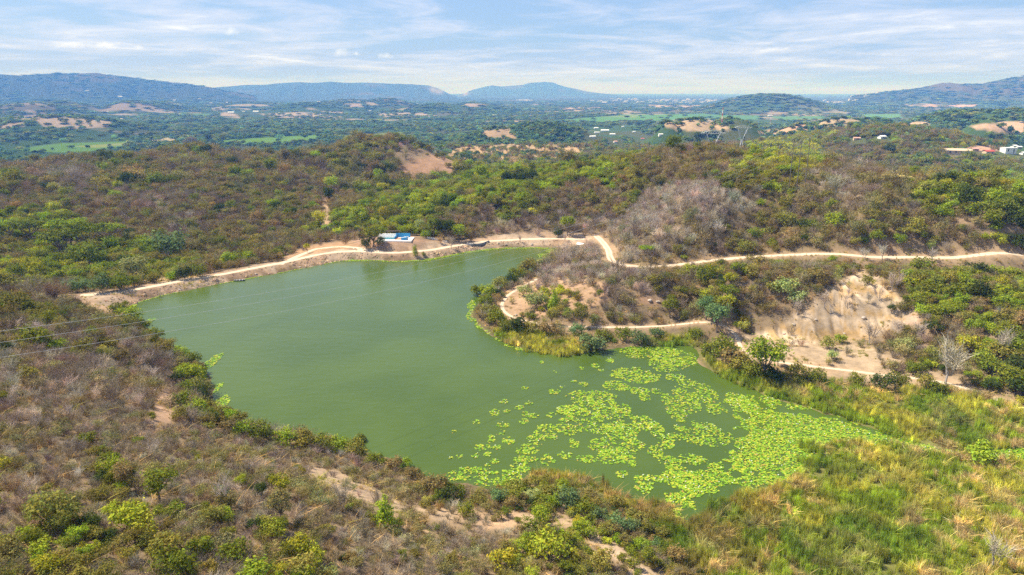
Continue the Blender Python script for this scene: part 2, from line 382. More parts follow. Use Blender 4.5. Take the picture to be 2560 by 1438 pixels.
# ------------------------------------------------------------------ object helpers
def link(o, parent=None):
    col.objects.link(o)
    if parent is not None: o.parent = parent
    return o
def mesh_np(name, V, F, mats=(), midx=None, smooth_=False, attrs=None):
    """V (n,3); F: list of index arrays (each m x k)"""
    me = bpy.data.meshes.new(name)
    V = np.asarray(V, np.float32)
    me.vertices.add(len(V)); me.vertices.foreach_set('co', V.ravel())
    F = [np.asarray(f, np.int32) for f in F if len(f)]
    if F:
        loops = np.concatenate([f.ravel() for f in F]); tot = np.concatenate([np.full(len(f), f.shape[1], np.int32) for f in F])
        st = np.concatenate([[0], np.cumsum(tot)[:-1]]).astype(np.int32)
        me.loops.add(len(loops)); me.loops.foreach_set('vertex_index', loops)
        me.polygons.add(len(tot)); me.polygons.foreach_set('loop_start', st); me.polygons.foreach_set('loop_total', tot)
        if midx is not None: me.polygons.foreach_set('material_index', np.asarray(midx, np.int32))
        me.polygons.foreach_set('use_smooth', np.full(len(tot), smooth_))
    for m in mats: me.materials.append(m)
    if attrs:
        for nm, (typ, dom, arr) in attrs.items():
            a = me.attributes.new(nm, typ, dom)
            key = {'FLOAT': 'value', 'INT': 'value', 'FLOAT_VECTOR': 'vector', 'FLOAT_COLOR': 'color'}[typ]
            a.data.foreach_set(key, np.asarray(arr, np.int32 if typ == 'INT' else np.float32).ravel())
    me.update(calc_edges=True); me.validate()
    return me
def obj(name, me, parent=None): return link(bpy.data.objects.new(name, me), parent)
def empty(name, loc, rz=0.0, sc_=None):
    o = bpy.data.objects.new(name, None); o.location = loc; o.rotation_euler = (0, 0, rz); o.empty_display_size = .5
    if sc_ is not None: o.scale = sc_
    return link(o)
def tag(o, label=None, cat=None, group=None, kind=None):
    if label: o['label'] = label
    if cat: o['category'] = cat
    if group: o['group'] = group
    if kind: o['kind'] = kind
    return o
class MB:
    """collects boxes, bars and prisms into ONE mesh"""
    def __init__(s): s.V = []; s.F = []; s.n = 0
    def add(s, v, f):
        s.V.append(np.asarray(v, float)); s.F.append(np.asarray(f) + s.n); s.n += len(v)
    def box(s, x0, x1, y0, y1, z0, z1):
        v = [(x, y, z) for z in (z0, z1) for y in (y0, y1) for x in (x0, x1)]
        s.add(v, [(0, 2, 3, 1), (4, 5, 7, 6), (0, 1, 5, 4), (2, 6, 7, 3), (0, 4, 6, 2), (1, 3, 7, 5)])
    def bar(s, a, b, r, r2=None, k=5):
        a = np.array(a, float); b = np.array(b, float); d = b - a; d /= np.linalg.norm(d) + 1e-9
        h = np.array([0, 0, 1.]) if abs(d[2]) < .9 else np.array([1., 0, 0]); p = np.cross(d, h); p /= np.linalg.norm(p); q = np.cross(d, p)
        r2 = r if r2 is None else r2
        an = [2 * pi * i / k for i in range(k)]
        v = [a + r * (cos(t) * p + sin(t) * q) for t in an] + [b + r2 * (cos(t) * p + sin(t) * q) for t in an]
        s.add(v, [(i, (i + 1) % k, k + (i + 1) % k, k + i) for i in range(k)])
    def tube(s, pts, r, k=5):
        for a, b in zip(pts[:-1], pts[1:]): s.bar(a, b, r, None, k)
    def build(s, name, mat, parent=None):
        fs = {}
        for f in s.F: fs.setdefault(f.shape[1], []).append(f)
        me = mesh_np(name, np.concatenate(s.V), [np.concatenate(v) for v in fs.values()], [mat])
        return obj(name, me, parent)

# ------------------------------------------------------------------ materials
def material(name):
    m = bpy.data.materials.new(name); m.use_nodes = True; return m, NT(m.node_tree)
def plain(name, c, rough=.8, var=.25, scale=1.5):
    m, t = material(name)
    g = t.node('ShaderNodeTexCoord').outputs['Object']
    n = t.noise(g, scale, 5, .6)
    dark = tuple(k * (1 - var) for k in c); lite = tuple(min(1, k * (1 + var)) for k in c)
    p = t.node('ShaderNodeBsdfPrincipled', ins={'Base Color': t.mix(n, dark, lite), 'Roughness': rough})
    t.node('ShaderNodeOutputMaterial', ins={0: p.outputs[0]}); return m
def tinted(name, trans, lo=.55, hi=1.5, hue=0.0):
    """plant material: the colour of each plant is its own 'tint'; every leaf varies a little round it"""
    m, t = material(name)
    at = t.node('ShaderNodeAttribute', attribute_type='INSTANCER', attribute_name='tint').outputs['Color']
    ge = t.node('ShaderNodeNewGeometry')
    rp = ge.outputs['Random Per Island']
    k = t.node('ShaderNodeMapRange', ins={0: rp, 1: 0, 2: 1, 3: lo, 4: hi}).outputs[0]
    c = t.node('ShaderNodeVectorMath', operation='SCALE', ins={0: at, 'Scale': k}).outputs[0]
    if hue:
        r2 = t.math('FRACT', t.math('MULTIPLY', rp, 17.31))
        warm = t.node('ShaderNodeVectorMath', operation='MULTIPLY', ins={0: c, 1: (1 + hue, 1.0, 1 - hue)}).outputs[0]
        cool = t.node('ShaderNodeVectorMath', operation='MULTIPLY', ins={0: c, 1: (1 - hue, 1.0, 1 + hue * .3)}).outputs[0]
        c = t.mix(r2, warm, cool)
    d = t.node('ShaderNodeBsdfDiffuse', ins={'Color': c, 'Roughness': .5})
    if trans:
        tr = t.node('ShaderNodeBsdfTranslucent', ins={'Color': c})
        mx = t.node('ShaderNodeMixShader', ins={0: trans, 1: d.outputs[0], 2: tr.outputs[0]})
        t.node('ShaderNodeOutputMaterial', ins={0: mx.outputs[0]})
    else: t.node('ShaderNodeOutputMaterial', ins={0: d.outputs[0]})
    return m
M_LEAF = tinted('leaf', .28, .6, 1.45, .18)
M_TWIG = tinted('twig', 0, .75, 1.25, .06)
M_BLADE = tinted('reed_blade', .3, .55, 1.5, .2)
M_BARK = plain('bark', (.21, .17, .14), .9, .4, 4)
M_PALEBARK = plain('pale_bark', (.42, .38, .34), .9, .3, 4)

# reed beds, outlines traced in photograph pixels
REEDS = [[(2140,1105),(2080,1140),(2040,1170),(2000,1205),(1930,1238),(1860,1262),(1760,1300),(1705,1335),(1650,1310),(1690,1380),(1760,1460),(1850,1700),(3100,1700),(3100,1230),(2700,1190),(2440,1165),(2330,1152),(2230,1140)],
 [(1752,880),(1800,915),(1900,950),(2050,968),(2200,990),(2330,990),(2450,1015),(2600,1075),(2640,1108),(2480,1120),(2380,1118),(2280,1100),(2200,1075),(2120,1045),(2040,1018),(1950,996),(1860,962),(1790,932)],
 [(1235,825),(1300,828),(1400,845),(1500,855),(1480,876),(1440,890),(1400,892),(1330,880),(1270,862)], [(1610,845),(1740,848),(1755,866),(1610,864)],
 [(1320,1178),(1420,1178),(1500,1200),(1600,1255),(1690,1280),(1715,1345),(1650,1325),(1560,1275),(1460,1225),(1340,1200)]]

# ------------------------------------------------------------------ the ground: one sheet to the horizon
NR, NA = 1020, 860
rr = np.exp(np.linspace(log(9.), log(46000.), NR))
aa = np.linspace(-radians(73), radians(73), NA)
RR, AA = np.meshgrid(rr, aa, indexing='ij')
GX = RR * np.sin(AA); GY = RR * np.cos(AA)
GZ = height(GX, GY)
idx = np.arange(NR * NA).reshape(NR, NA)
quads = np.stack([idx[:-1, :-1], idx[:-1, 1:], idx[1:, 1:], idx[1:, :-1]], -1).reshape(-1, 4)[:, ::-1]
PXG, PYG, DPG = project(GX, GY, GZ)
def mixc(c, f, new): return c * (1 - f[..., None]) + np.array(new) * f[..., None]
noA = fbm(GX / 14., GY / 14., 51, 4); noB = fbm(GX / 3.5, GY / 3.5, 52, 3); noC = fbm(GX / 60., GY / 60., 53, 4)
litter = np.array([.30, .22, .135]); 
gc = np.zeros(GX.shape + (3,)) + litter
gc = mixc(gc, sstep(noA, .54, .72) * .40, (.46, .31, .185))
gc = mixc(gc, sstep(noC, .55, .70) * .45, (.20, .155, .065))
BARE = [  # ground laid bare: px outline, colour, nearest / farthest distance
 ([(850,618),(900,598),(1010,590),(1100,600),(1140,612),(1070,640),(1000,648),(880,640)], (.50,.31,.20), 280, 420),
 ([(1290,705),(1380,690),(1500,705),(1540,745),(1470,770),(1390,790),(1270,808),(1225,770),(1245,735)], (.50,.33,.20), 150, 300),
 (CUT_PX, (.62,.47,.33), 120, 300),
 ([(1830,835),(1990,868),(2150,860),(2260,900),(2450,965),(2300,965),(2150,950),(1990,925),(1850,900)], (.46,.34,.22), 120, 260),
 ([(2230,780),(2290,780),(2300,810),(2250,815)], (.6,.42,.3), 120, 300),
 ([(960,446),(1050,395),(1110,383),(1130,400),(1195,420),(1170,438),(1050,450)], (.47,.29,.175), 600, 1000),
 ([(525,368),(610,350),(745,362),(720,385),(640,392),(580,385)], (.55,.38,.27), 700, 1600),
 ([(1090,392),(1150,366),(1300,360),(1490,368),(1440,402),(1300,416),(1180,412)], (.56,.38,.20), 700, 1700),
 ([(2205,422),(2330,429),(2475,441),(2470,458),(2330,451),(2205,440)], (.62,.47,.16), 220, 500),
 ([(382,1056),(396,985),(424,900),(450,915),(440,990),(425,1056)], (.54,.35,.22), 80, 200),
 ([(796,560),(800,520),(806,462),(815,470),(818,515),(826,530),(822,562)], (.55,.38,.23), 300, 700),
 ([(360,700),(420,690),(425,705),(370,718)], (.58,.40,.22), 200, 400),
 ([(700,648),(760,618),(850,602),(910,612),(860,628),(780,640)], (.55,.34,.19), 250, 420),
 ([(1425,1300),(1475,1320),(1545,1362),(1625,1425),(1690,1490),(1610,1490),(1560,1425),(1490,1368),(1430,1325)], (.52,.385,.26), 55, 130),
 ([(1000,1258),(1045,1262),(1150,1286),(1150,1306),(1080,1300)], (.50,.36,.23), 60, 130),
 ([(1290,1283),(1430,1294),(1445,1320),(1300,1314)], (.52,.37,.24), 55, 130),
 ([(1140,1290),(1290,1280),(1330,1310),(1200,1330)], (.50,.34,.21), 60, 120),
 ([(740,1158),(830,1172),(930,1222),(1030,1268),(1010,1284),(900,1248),(800,1200)], (.50,.36,.24), 60, 160),
 ([(196,738),(260,734),(330,728),(345,748),(325,772),(280,792),(240,780),(205,762)], (.62,.42,.26), 150, 300),
 ([(2100,962),(2160,962),(2160,975),(2110,973)], (.75,.68,.62), 100, 220),
 ([(1590,735),(1660,745),(1650,765),(1600,760)], (.42,.27,.17), 150, 300)]
bare = np.zeros(GX.shape)
jit = (fbm(GX / 9., GY / 9., 61, 3) - .5)
for poly, c, r0, r1 in BARE:
    m = (RR > r0) & (RR < r1); x0 = min(p[0] for p in poly) - 30; x1 = max(p[0] for p in poly) + 30
    m &= (PXG > x0) & (PXG < x1)
    if not m.any(): continue
    s = in_px_poly(PXG[m], PYG[m], poly) + jit[m] * (22 if len(poly) > 6 or c[0] > .6 else 9)
    f = 1 - sstep(s, -5, 5)
    k = (.78 + .44 * noB[m])[:, None]
    gc[m] = gc[m] * (1 - f[:, None]) + np.array(c) * k * f[:, None]
    bare[m] = np.maximum(bare[m], f)
mc = (RR > 110) & (RR < 300) & (PXG > 1860) & (PXG < 2330) & (PYG > 640) & (PYG < 880)
if mc.any():
    f = 1 - sstep(in_px_poly(PXG[mc], PYG[mc], CUT_PX) + jit[mc] * 20, -8, 6); st_ = np.abs(2 * vnoise(GX[mc] / 1.7 + 2.5 * vnoise(GX[mc] / 6, GY[mc] / 6, 8), GY[mc] / 14., 9) - 1); la = fbm(GX[mc] / 30., GZ[mc] / 1.3, 12, 3)
    c_ = np.array((.72, .56, .39)) * (.55 + .6 * st_)[:, None]; o_ = sstep(la, .5, .62)[:, None]; c_ = c_ * (1 - o_) + np.array((.62, .42, .20)) * (.6 + .5 * st_)[:, None] * o_
    b_ = sstep(noA[mc], .55, .66)[:, None] * .6; c_ = c_ * (1 - b_) + np.array((.33, .24, .16)) * b_; gc[mc] = gc[mc] * (1 - f[:, None]) + c_ * f[:, None]
RD, RZ, RK = road_dist(GX.ravel(), GY.ravel()); RD = RD.reshape(GX.shape); RK = RK.reshape(GX.shape)
verge = (1 - sstep(RD + jit * 3, .5, 3.2)) * np.where(RK == 0, 0, 1)
gc = mixc(gc, verge * .8, (.50, .345, .21)); bare = np.maximum(bare, verge)
LSD = np.full(GX.shape, 99.); nm = RR < 600; LSD[nm] = poly_sd(GX[nm], GY[nm], LAKE)
damf = (1 - sstep(RD + jit * 4, 4.6, 9.0)) * (RK == 0) * (RR < 480)
damf = np.maximum(damf, (1 - sstep(np.abs(LSD), 8, 13)) * (RK == 0) * (RD < 14))
gc = mixc(gc, damf * .95, (.58, .40, .255)); gc = mixc(gc, damf * sstep(noB, .46, .60) * .75, (.38, .25, .155)); gc = mixc(gc, damf * sstep(noA, .5, .62) * .5, (.70, .56, .40))
bare = np.maximum(bare, damf)
# wet mud at the water's edge
gc = mixc(gc, (1 - sstep(np.abs(LSD - .2), .4, 1.6)) * .75, (.16, .13, .06))
RIN = np.full(GX.shape, 99.); nm = (RR < 420) & (RR > 55); RIN[nm] = np.minimum.reduce([poly_sd(GX[nm], GY[nm], [tuple(float(q) for q in at_z(a, b, .4)) for a, b in pl]) for pl in REEDS])
gc = mixc(gc, (1 - sstep(RIN, -1, 3)) * .95, (.20, .20, .055))
# the valley: woodland floor, dry fields, green fields
FIELDS_GREEN = [([(40,372),(150,358),(330,353),(300,370),(190,382),(60,378)], (.15,.27,.055)),([(180,366),(330,355),(325,362),(240,370)],(.30,.34,.10)),([(540,352),(660,345),(790,337),(800,346),(700,358),(560,362)],(.16,.29,.05)),
 ([(1380,300),(1560,288),(1760,284),(1790,292),(1700,300),(1480,306)],(.13,.27,.08)),([(1930,292),(2060,290),(2070,297),(1960,302)],(.13,.25,.09)),([(2150,286),(2250,284),(2255,295),(2160,296)],(.14,.27,.10)),([(1500,292),(1600,287),(1590,295)],(.22,.30,.10)),
 ([(850,340),(1000,330),(1020,340),(900,350)],(.22,.28,.08)),([(2420,395),(2520,390),(2530,400),(2430,403)],(.25,.30,.08)),([(1700,284),(1900,289),(1900,299),(1790,300)],(.12,.24,.09)),([(440,282),(560,284),(500,292)],(.14,.24,.07))]
FIELDS_DRY = [([(0,310),(60,306),(60,316),(0,322)],(.47,.35,.25)),([(90,300),(160,294),(275,305),(270,318),(180,322),(110,316)],(.50,.38,.27)),([(20,290),(90,286),(110,300),(40,304)],(.46,.34,.25)),([(520,290),(560,281),(590,284),(600,294)],(.47,.36,.26)),([(640,284),(790,282),(850,293),(700,296)],(.48,.37,.27)),
 ([(360,354),(430,345),(440,352),(380,360)],(.55,.45,.28)),([(1310,257),(1370,255),(1380,262),(1330,264)],(.46,.34,.26)),([(1620,262),(1760,265),(1750,271),(1625,270)],(.52,.38,.28)),([(945,285),(1060,283),(1090,292),(960,292)],(.47,.36,.27)),([(1890,330),(2010,312),(2050,318),(1990,332),(1920,337)],(.58,.37,.22)),
 ([(1640,306),(1720,298),(1790,305),(1850,325),(1760,330),(1690,326)],(.50,.36,.22)),([(2080,322),(2180,314),(2180,322),(2090,328)],(.55,.37,.24)),([(2430,315),(2560,303),(2560,330),(2500,332),(2440,320)],(.55,.37,.24)),([(2220,312),(2310,306),(2320,312),(2240,318)],(.52,.36,.24)),([(2000,300),(2170,292),(2180,306),(2050,316)],(.44,.33,.20)),
 ([(1200,330),(1270,322),(1290,345),(1240,350)],(.48,.33,.19)),([(1390,268),(1500,270),(1480,276),(1400,275)],(.46,.34,.26)),([(860,262),(900,260),(905,265),(870,267)],(.46,.34,.26)),([(2395,366),(2480,362),(2500,378),(2440,380)],(.5,.32,.22)),([(2260,262),(2440,262),(2440,270),(2280,268)],(.5,.34,.28)),([(1150,258),(1220,262),(1180,266)],(.46,.34,.26))]
far = sstep(RR, 950, 1250)
big = fbm(GX / 240., GY / 240., 71, 4); big2 = fbm(GX / 900., GY / 700., 72, 4)
fc = np.zeros(GX.shape + (3,)) + np.array((.075, .125, .045))
fc = mixc(fc, sstep(big, .50, .66) * .6, (.13, .12, .06))
dome = np.exp(-((PXG - 1925) / 170) ** 2) * sstep(RR, 4600, 5000) * (1 - sstep(RR, 6600, 7200))
fc = mixc(fc, sstep(fbm(GX / 420. + 9, GY / 260., 73, 4), .635, .68) * sstep(RR, 2300, 3200) * (1 - sstep(RR, 6300, 7000)) * .9 * (1 - dome), (.46, .36, .26))
fc = mixc(fc, sstep(big2, .56, .66) * sstep(RR, 3500, 5000) * (1 - sstep(RR, 6500, 7500)) * .5 * (1 - dome), (.30, .22, .15))
fieldmask = np.zeros(GX.shape)
for lst in (FIELDS_GREEN, FIELDS_DRY):
    for poly, c in lst:
        m = (RR > 950) & (PXG > min(p[0] for p in poly) - 20) & (PXG < max(p[0] for p in poly) + 20) & (PYG > min(p[1] for p in poly) - 8) & (PYG < max(p[1] for p in poly) + 8)
        if not m.any(): continue
        s = in_px_poly(PXG[m], PYG[m], poly) + (big[m] - .5) * (10 if lst is FIELDS_DRY else 3); f = 1 - sstep(s, -1.5, 1.5)
        fc[m] = fc[m] * (1 - f[:, None]) + np.array(c) * f[:, None]; fieldmask[m] = np.maximum(fieldmask[m], f)
mtn = sstep(RR, 7500, 9000)
fc = mixc(fc, mtn * .85, (.075, .080, .045)); fc = mixc(fc, mtn * sstep(fbm(GX / 700., GY / 700., 74, 4), .62, .72) * .45, (.22, .15, .10))
for (px, py, hw) in ((1098, 228, 9), (1163, 231, 5), (1082, 224, 7)):       # pale quarry scars on the pass
    f = np.exp(-((PXG - px) / hw) ** 2 - ((PYG - py) / 6.5) ** 2) * (RR > 9800); fc = mixc(fc, np.clip(f * 1.2, 0, .8), (.50, .42, .34))
gc = gc * (1 - far[..., None]) + np.where(bare[..., None] > .3, gc, fc) * far[..., None]
bare = np.maximum(bare, fieldmask * far)
gm, t = material('ground')
ac = t.node('ShaderNodeAttribute', attribute_type='GEOMETRY', attribute_name='ground_col').outputs['Color']
ps = t.node('ShaderNodeNewGeometry').outputs['Position']
na = t.noise(ps, .55, 8, .68); nb = t.noise(ps, .09, 6, .6); nc_ = t.noise(ps, 3.1, 4, .7)
k = t.math('ADD', t.math('ADD', t.math('MULTIPLY', na, 1.1), t.math('MULTIPLY', nb, .8)), t.math('ADD', t.math('MULTIPLY', nc_, .8), -.37))
cc = t.node('ShaderNodeVectorMath', operation='SCALE', ins={0: ac, 'Scale': k}).outputs[0]
bmp = t.node('ShaderNodeBump', ins={'Strength': .6, 'Distance': .25, 'Height': na})
d = t.node('ShaderNodeBsdfDiffuse', ins={'Color': cc, 'Roughness': .8, 'Normal': bmp.outputs[0]})
t.node('ShaderNodeOutputMaterial', ins={0: d.outputs[0]})
gcol = np.concatenate([np.clip(gc, 0, 1).reshape(-1, 3), np.ones((NR * NA, 1))], 1)
gme = mesh_np('ground', np.stack([GX, GY, GZ], -1).reshape(-1, 3), [quads], [gm], smooth_=True, attrs={'ground_col': ('FLOAT_COLOR', 'POINT', gcol)})
tag(obj('ground', gme), kind='structure')
LAR, LAA = np.log(rr), aa
def grid_lookup(arr, x, y):
    i = np.clip(np.rint((np.log(np.maximum(np.hypot(x, y), 9)) - LAR[0]) / (LAR[1] - LAR[0])).astype(int), 0, NR - 1)
    j = np.clip(np.rint((np.arctan2(x, y) - aa[0]) / (aa[1] - aa[0])).astype(int), 0, NA - 1); return arr[i, j]
def gz(x, y):
    """height of the ground sheet as built"""
    fi = np.clip((np.log(np.maximum(np.hypot(x, y), 9)) - LAR[0]) / (LAR[1] - LAR[0]), 0, NR - 1.001); fj = np.clip((np.arctan2(x, y) - aa[0]) / (aa[1] - aa[0]), 0, NA - 1.001)
    i = fi.astype(int); j = fj.astype(int); a = fi - i; b = fj - j
    return (GZ[i, j] * (1 - b) + GZ[i, j + 1] * b) * (1 - a) + (GZ[i + 1, j] * (1 - b) + GZ[i + 1, j + 1] * b) * a
def hit(px, py, rmin=45., rmax=9000.):
    x, y, z = ground_hit([px], [py], lambda X, Y: gz(np.asarray(X), np.asarray(Y)), rmin, rmax); return float(x[0]), float(y[0]), float(z[0])
print('ground', GZ.min(), GZ.max())

# roads as thin sheets on the ground
rm, t = material('dirt_road')
ps = t.node('ShaderNodeNewGeometry').outputs['Position']
n1_ = t.noise(ps, .5, 6, .65); n2_ = t.noise(ps, 2.6, 5, .7)
acr = t.node('ShaderNodeAttribute', attribute_type='GEOMETRY', attribute_name='across').outputs['Fac']
rut = t.math('ABSOLUTE', t.math('SUBTRACT', t.math('ABSOLUTE', acr), .5)); rutf = t.ramp(rut, .30, .12)
cr = t.mix(n1_, (.44, .32, .205), (.76, .62, .47)); cr = t.mix(t.math('MULTIPLY', rutf, .5), cr, (.82, .70, .56)); cr = t.mix(t.math('MULTIPLY', t.ramp(n2_, .48, .62), .55), cr, (.43, .31, .19))
d = t.node('ShaderNodeBsdfDiffuse', ins={'Color': cr}); t.node('ShaderNodeOutputMaterial', ins={0: d.outputs[0]})
for nm_, x, y, z, wd in ROAD_PTS:
    if nm_ == 'valley': pass
    tx = np.gradient(x); ty = np.gradient(y); L = np.hypot(tx, ty); nx, ny = -ty / L, tx / L
    s = np.arange(len(x)) * 1.5
    offs = np.linspace(-1, 1, 9); V = []; ac_ = []
    for o in offs:
        ww = wd / 2 * (o if abs(o) < .99 else o * 1.0) * (1 + .35 * (fbm(s / 6, s * 0 + 7 * np.sign(o), 91, 2) - .5) * (abs(o) > .7))
        X = x + nx * ww; Y = y + ny * ww; V.append(np.stack([X, Y, gz(X, Y) + (.07 if abs(o) < .99 else -.06)], -1)); ac_.append(np.full(len(x), o))
    V = np.stack(V, 1); n, k = V.shape[:2]; ii = np.arange(n * k).reshape(n, k)
    f = np.stack([ii[:-1, :-1], ii[:-1, 1:], ii[1:, 1:], ii[1:, :-1]], -1).reshape(-1, 4)[:, ::-1]
    me = mesh_np('dirt_road', V.reshape(-1, 3), [f], [rm], smooth_=True, attrs={'across': ('FLOAT', 'POINT', np.stack(ac_, 1))})
    tag(obj('dirt_road', me), kind='structure')

# the lake
WG = 2.0
lx = np.array([p[0] for p in LAKE]); ly = np.array([p[1] for p in LAKE])
xs = np.arange(lx.min() - 4, lx.max() + 4, WG); ys = np.arange(ly.min() - 4, ly.max() + 4, WG)
XX, YY = np.meshgrid(xs, ys, indexing='ij'); WS = poly_sd(XX, YY, LAKE)
ok = (np.minimum.reduce([WS[:-1, :-1], WS[1:, :-1], WS[1:, 1:], WS[:-1, 1:]]) < 2.2)
ii = np.arange(XX.size).reshape(XX.shape); f = np.stack([ii[:-1, :-1], ii[1:, :-1], ii[1:, 1:], ii[:-1, 1:]], -1)[ok]
us, inv = np.unique(f, return_inverse=True)
V = np.stack([XX.ravel()[us], YY.ravel()[us], np.zeros(len(us))], -1)
wm, t = material('lake_water')
ps = t.node('ShaderNodeNewGeometry').outputs['Position']
st = t.node('ShaderNodeMapping', ins={0: ps, 'Rotation': (0, 0, .5), 'Scale': (1.0, 2.6, 1)}).outputs[0]
w1 = t.noise(st, 1.1, 4, .6, .6); w2 = t.noise(st, .16, 4, .55, .5); w3 = t.noise(ps, .02, 4, .55, .3)
hgt = t.math('ADD', t.math('MULTIPLY', w1, .5), t.math('MULTIPLY', w2, 1.2))
bmp = t.node('ShaderNodeBump', ins={'Strength': .55, 'Distance': .16, 'Height': hgt})
wc = t.mix(t.ramp(w3, .35, .65), (.060, .100, .014), (.077, .121, .018))
p = t.node('ShaderNodeBsdfPrincipled', ins={'Base Color': wc, 'Roughness': .09, 'IOR': 1.33, 'Normal': bmp.outputs[0]})
t.node('ShaderNodeOutputMaterial', ins={0: p.outputs[0]})
tag(obj('lake', mesh_np('lake', V, [inv.reshape(-1, 4)], [wm])), kind='structure')

# ------------------------------------------------------------------ plant shapes (unit width, base at the origin)
def leaves(C_, N_, size, r_, elong=1.6):
    """rhombic leaf sprays at C_ facing roughly N_"""
    n = len(C_); N_ = N_ / (np.linalg.norm(N_, axis=1, keepdims=True) + 1e-9)
    a = r_.normal(size=(n, 3)); T = np.cross(N_, a); T /= np.linalg.norm(T, axis=1, keepdims=True) + 1e-9; B = np.cross(N_, T)
    s = (size * r_.uniform(.6, 1.4, n))[:, None]
    V = np.stack([C_ - T * s * elong, C_ - B * s * .8 + N_ * s * .15, C_ + T * s * elong, C_ + B * s * .8 + N_ * s * .15], 1).reshape(-1, 3)
    return V, np.arange(4 * n).reshape(n, 4)
def strips(P0, P1, w0, w1, r_, bend=.12):
    """thin tapering two-piece strips from P0 to P1"""
    n = len(P0); D = P1 - P0; L = np.linalg.norm(D, axis=1, keepdims=True)
    a = r_.normal(size=(n, 3)); S_ = np.cross(D, a); S_ /= np.linalg.norm(S_, axis=1, keepdims=True) + 1e-9
    M_ = (P0 + P1) / 2 + r_.normal(size=(n, 3)) * L * bend
    w0 = np.broadcast_to(w0, (n,))[:, None]; w1 = np.broadcast_to(w1, (n,))[:, None]; wm_ = (w0 + w1) / 2
    V = np.stack([P0 - S_ * w0, P0 + S_ * w0, M_ - S_ * wm_, M_ + S_ * wm_, P1 - S_ * w1, P1 + S_ * w1], 1).reshape(-1, 3)
    b = np.arange(n)[:, None] * 6
    return V, np.concatenate([b + np.array([0, 1, 3, 2]), b + np.array([2, 3, 5, 4])])
def crown(seed, lobes, nleaf, size, rad, fill=.55, flat=1.0, zlow=.05):
    r_ = np.random.default_rng(seed); L = np.array(lobes, float)
    wgt = (L[:, 3] ** 2); wgt /= wgt.sum(); li = r_.choice(len(L), nleaf, p=wgt)
    d = r_.normal(size=(nleaf, 3)); d /= np.linalg.norm(d, axis=1, keepdims=True)
    d[:, 2] = np.where(d[:, 2] < -.35, -d[:, 2], d[:, 2])
    rad_ = (fill + (1 - fill) * r_.uniform(0, 1, nleaf) ** .5) * (1 + .25 * r_.normal(size=nleaf))
    C_ = L[li, :3] + d * (L[li, 3] * rad_)[:, None] * np.array([1, 1, flat])
    C_[:, 2] = np.maximum(C_[:, 2], zlow * r_.uniform(.5, 1.5, nleaf))
    N_ = d * .8 + r_.normal(size=(nleaf, 3)) * .45 + np.array([0, 0, .35])
    return leaves(C_, N_, np.full(nleaf, size), r_)
def limbs(seed, lobes, base_r, fork, n=6):
    r_ = np.random.default_rng(seed + 99); mb = MB(); L = np.array(lobes, float)
    f = np.array([r_.normal() * .02, r_.normal() * .02, fork])
    mb.bar((0, 0, -.06), f, base_r, base_r * .75, 6)
    for i in r_.choice(len(L), min(n, len(L)), replace=False):
        e = L[i, :3]; m_ = f * .45 + e * .55 + np.array([0, 0, -.04])
        mb.bar(f, m_, base_r * .6, base_r * .4, 4); mb.bar(m_, e + np.array([0, 0, L[i, 3] * .3]), base_r * .4, base_r * .1, 4)
    return np.concatenate(mb.V), np.concatenate(mb.F)
def make_lobes(seed, n, R0, zc, zh, lr, shell=.75):
    r_ = np.random.default_rng(seed); out_ = []
    for i in range(n):
        a = 2 * pi * (i + r_.uniform(-.3, .3)) / n * 2.4; q = R0 * r_.uniform(.15, 1) ** .6 * shell
        out_.append((q * cos(a), q * sin(a), zc + zh * r_.uniform(-1, 1) * (1 - .5 * (q / R0) ** 2), lr * r_.uniform(.75, 1.3)))
    return out_
def dry(seed, stems, tw, h, spread, wt):
    """leafless shrub: trunk strips, twig strips"""
    r_ = np.random.default_rng(seed)
    a = r_.uniform(0, 2 * pi, stems); q = spread * r_.uniform(.05, .62, stems)
    P0 = np.stack([q * .28 * np.cos(a), q * .28 * np.sin(a), np.full(stems, -.04)], -1); P1 = np.stack([q * np.cos(a), q * np.sin(a), h * r_.uniform(.5, .8, stems)], -1)
    tv, tf = strips(P0, P1, wt * 1.5, wt * .9, r_, .08)
    k = r_.integers(0, stems, tw); s = r_.uniform(.25, 1, tw)[:, None]
    Q0 = P0[k] * (1 - s) + P1[k] * s
    d = r_.normal(size=(tw, 3)) * .55 + (P1[k] - P0[k]) / h * .8; d[:, 2] = np.abs(d[:, 2]) * .7 + .35; d[:, :2] += Q0[:, :2] * 1.1
    d /= np.linalg.norm(d, axis=1, keepdims=True)
    Q1 = Q0 + d * (h * .34 * r_.uniform(.5, 1.4, tw))[:, None]
    wv, wf = strips(Q0, Q1, wt * .8, wt * .25, r_, .10)
    return (tv, tf), (wv, wf)
class Proto:
    def __init__(s, trunk, crown_, twig=None, h=1.0):
        s.trunk, s.crown, s.twig, s.h = trunk, crown_, twig, h      # crown = leaf faces, twig = twig faces
PR = {}
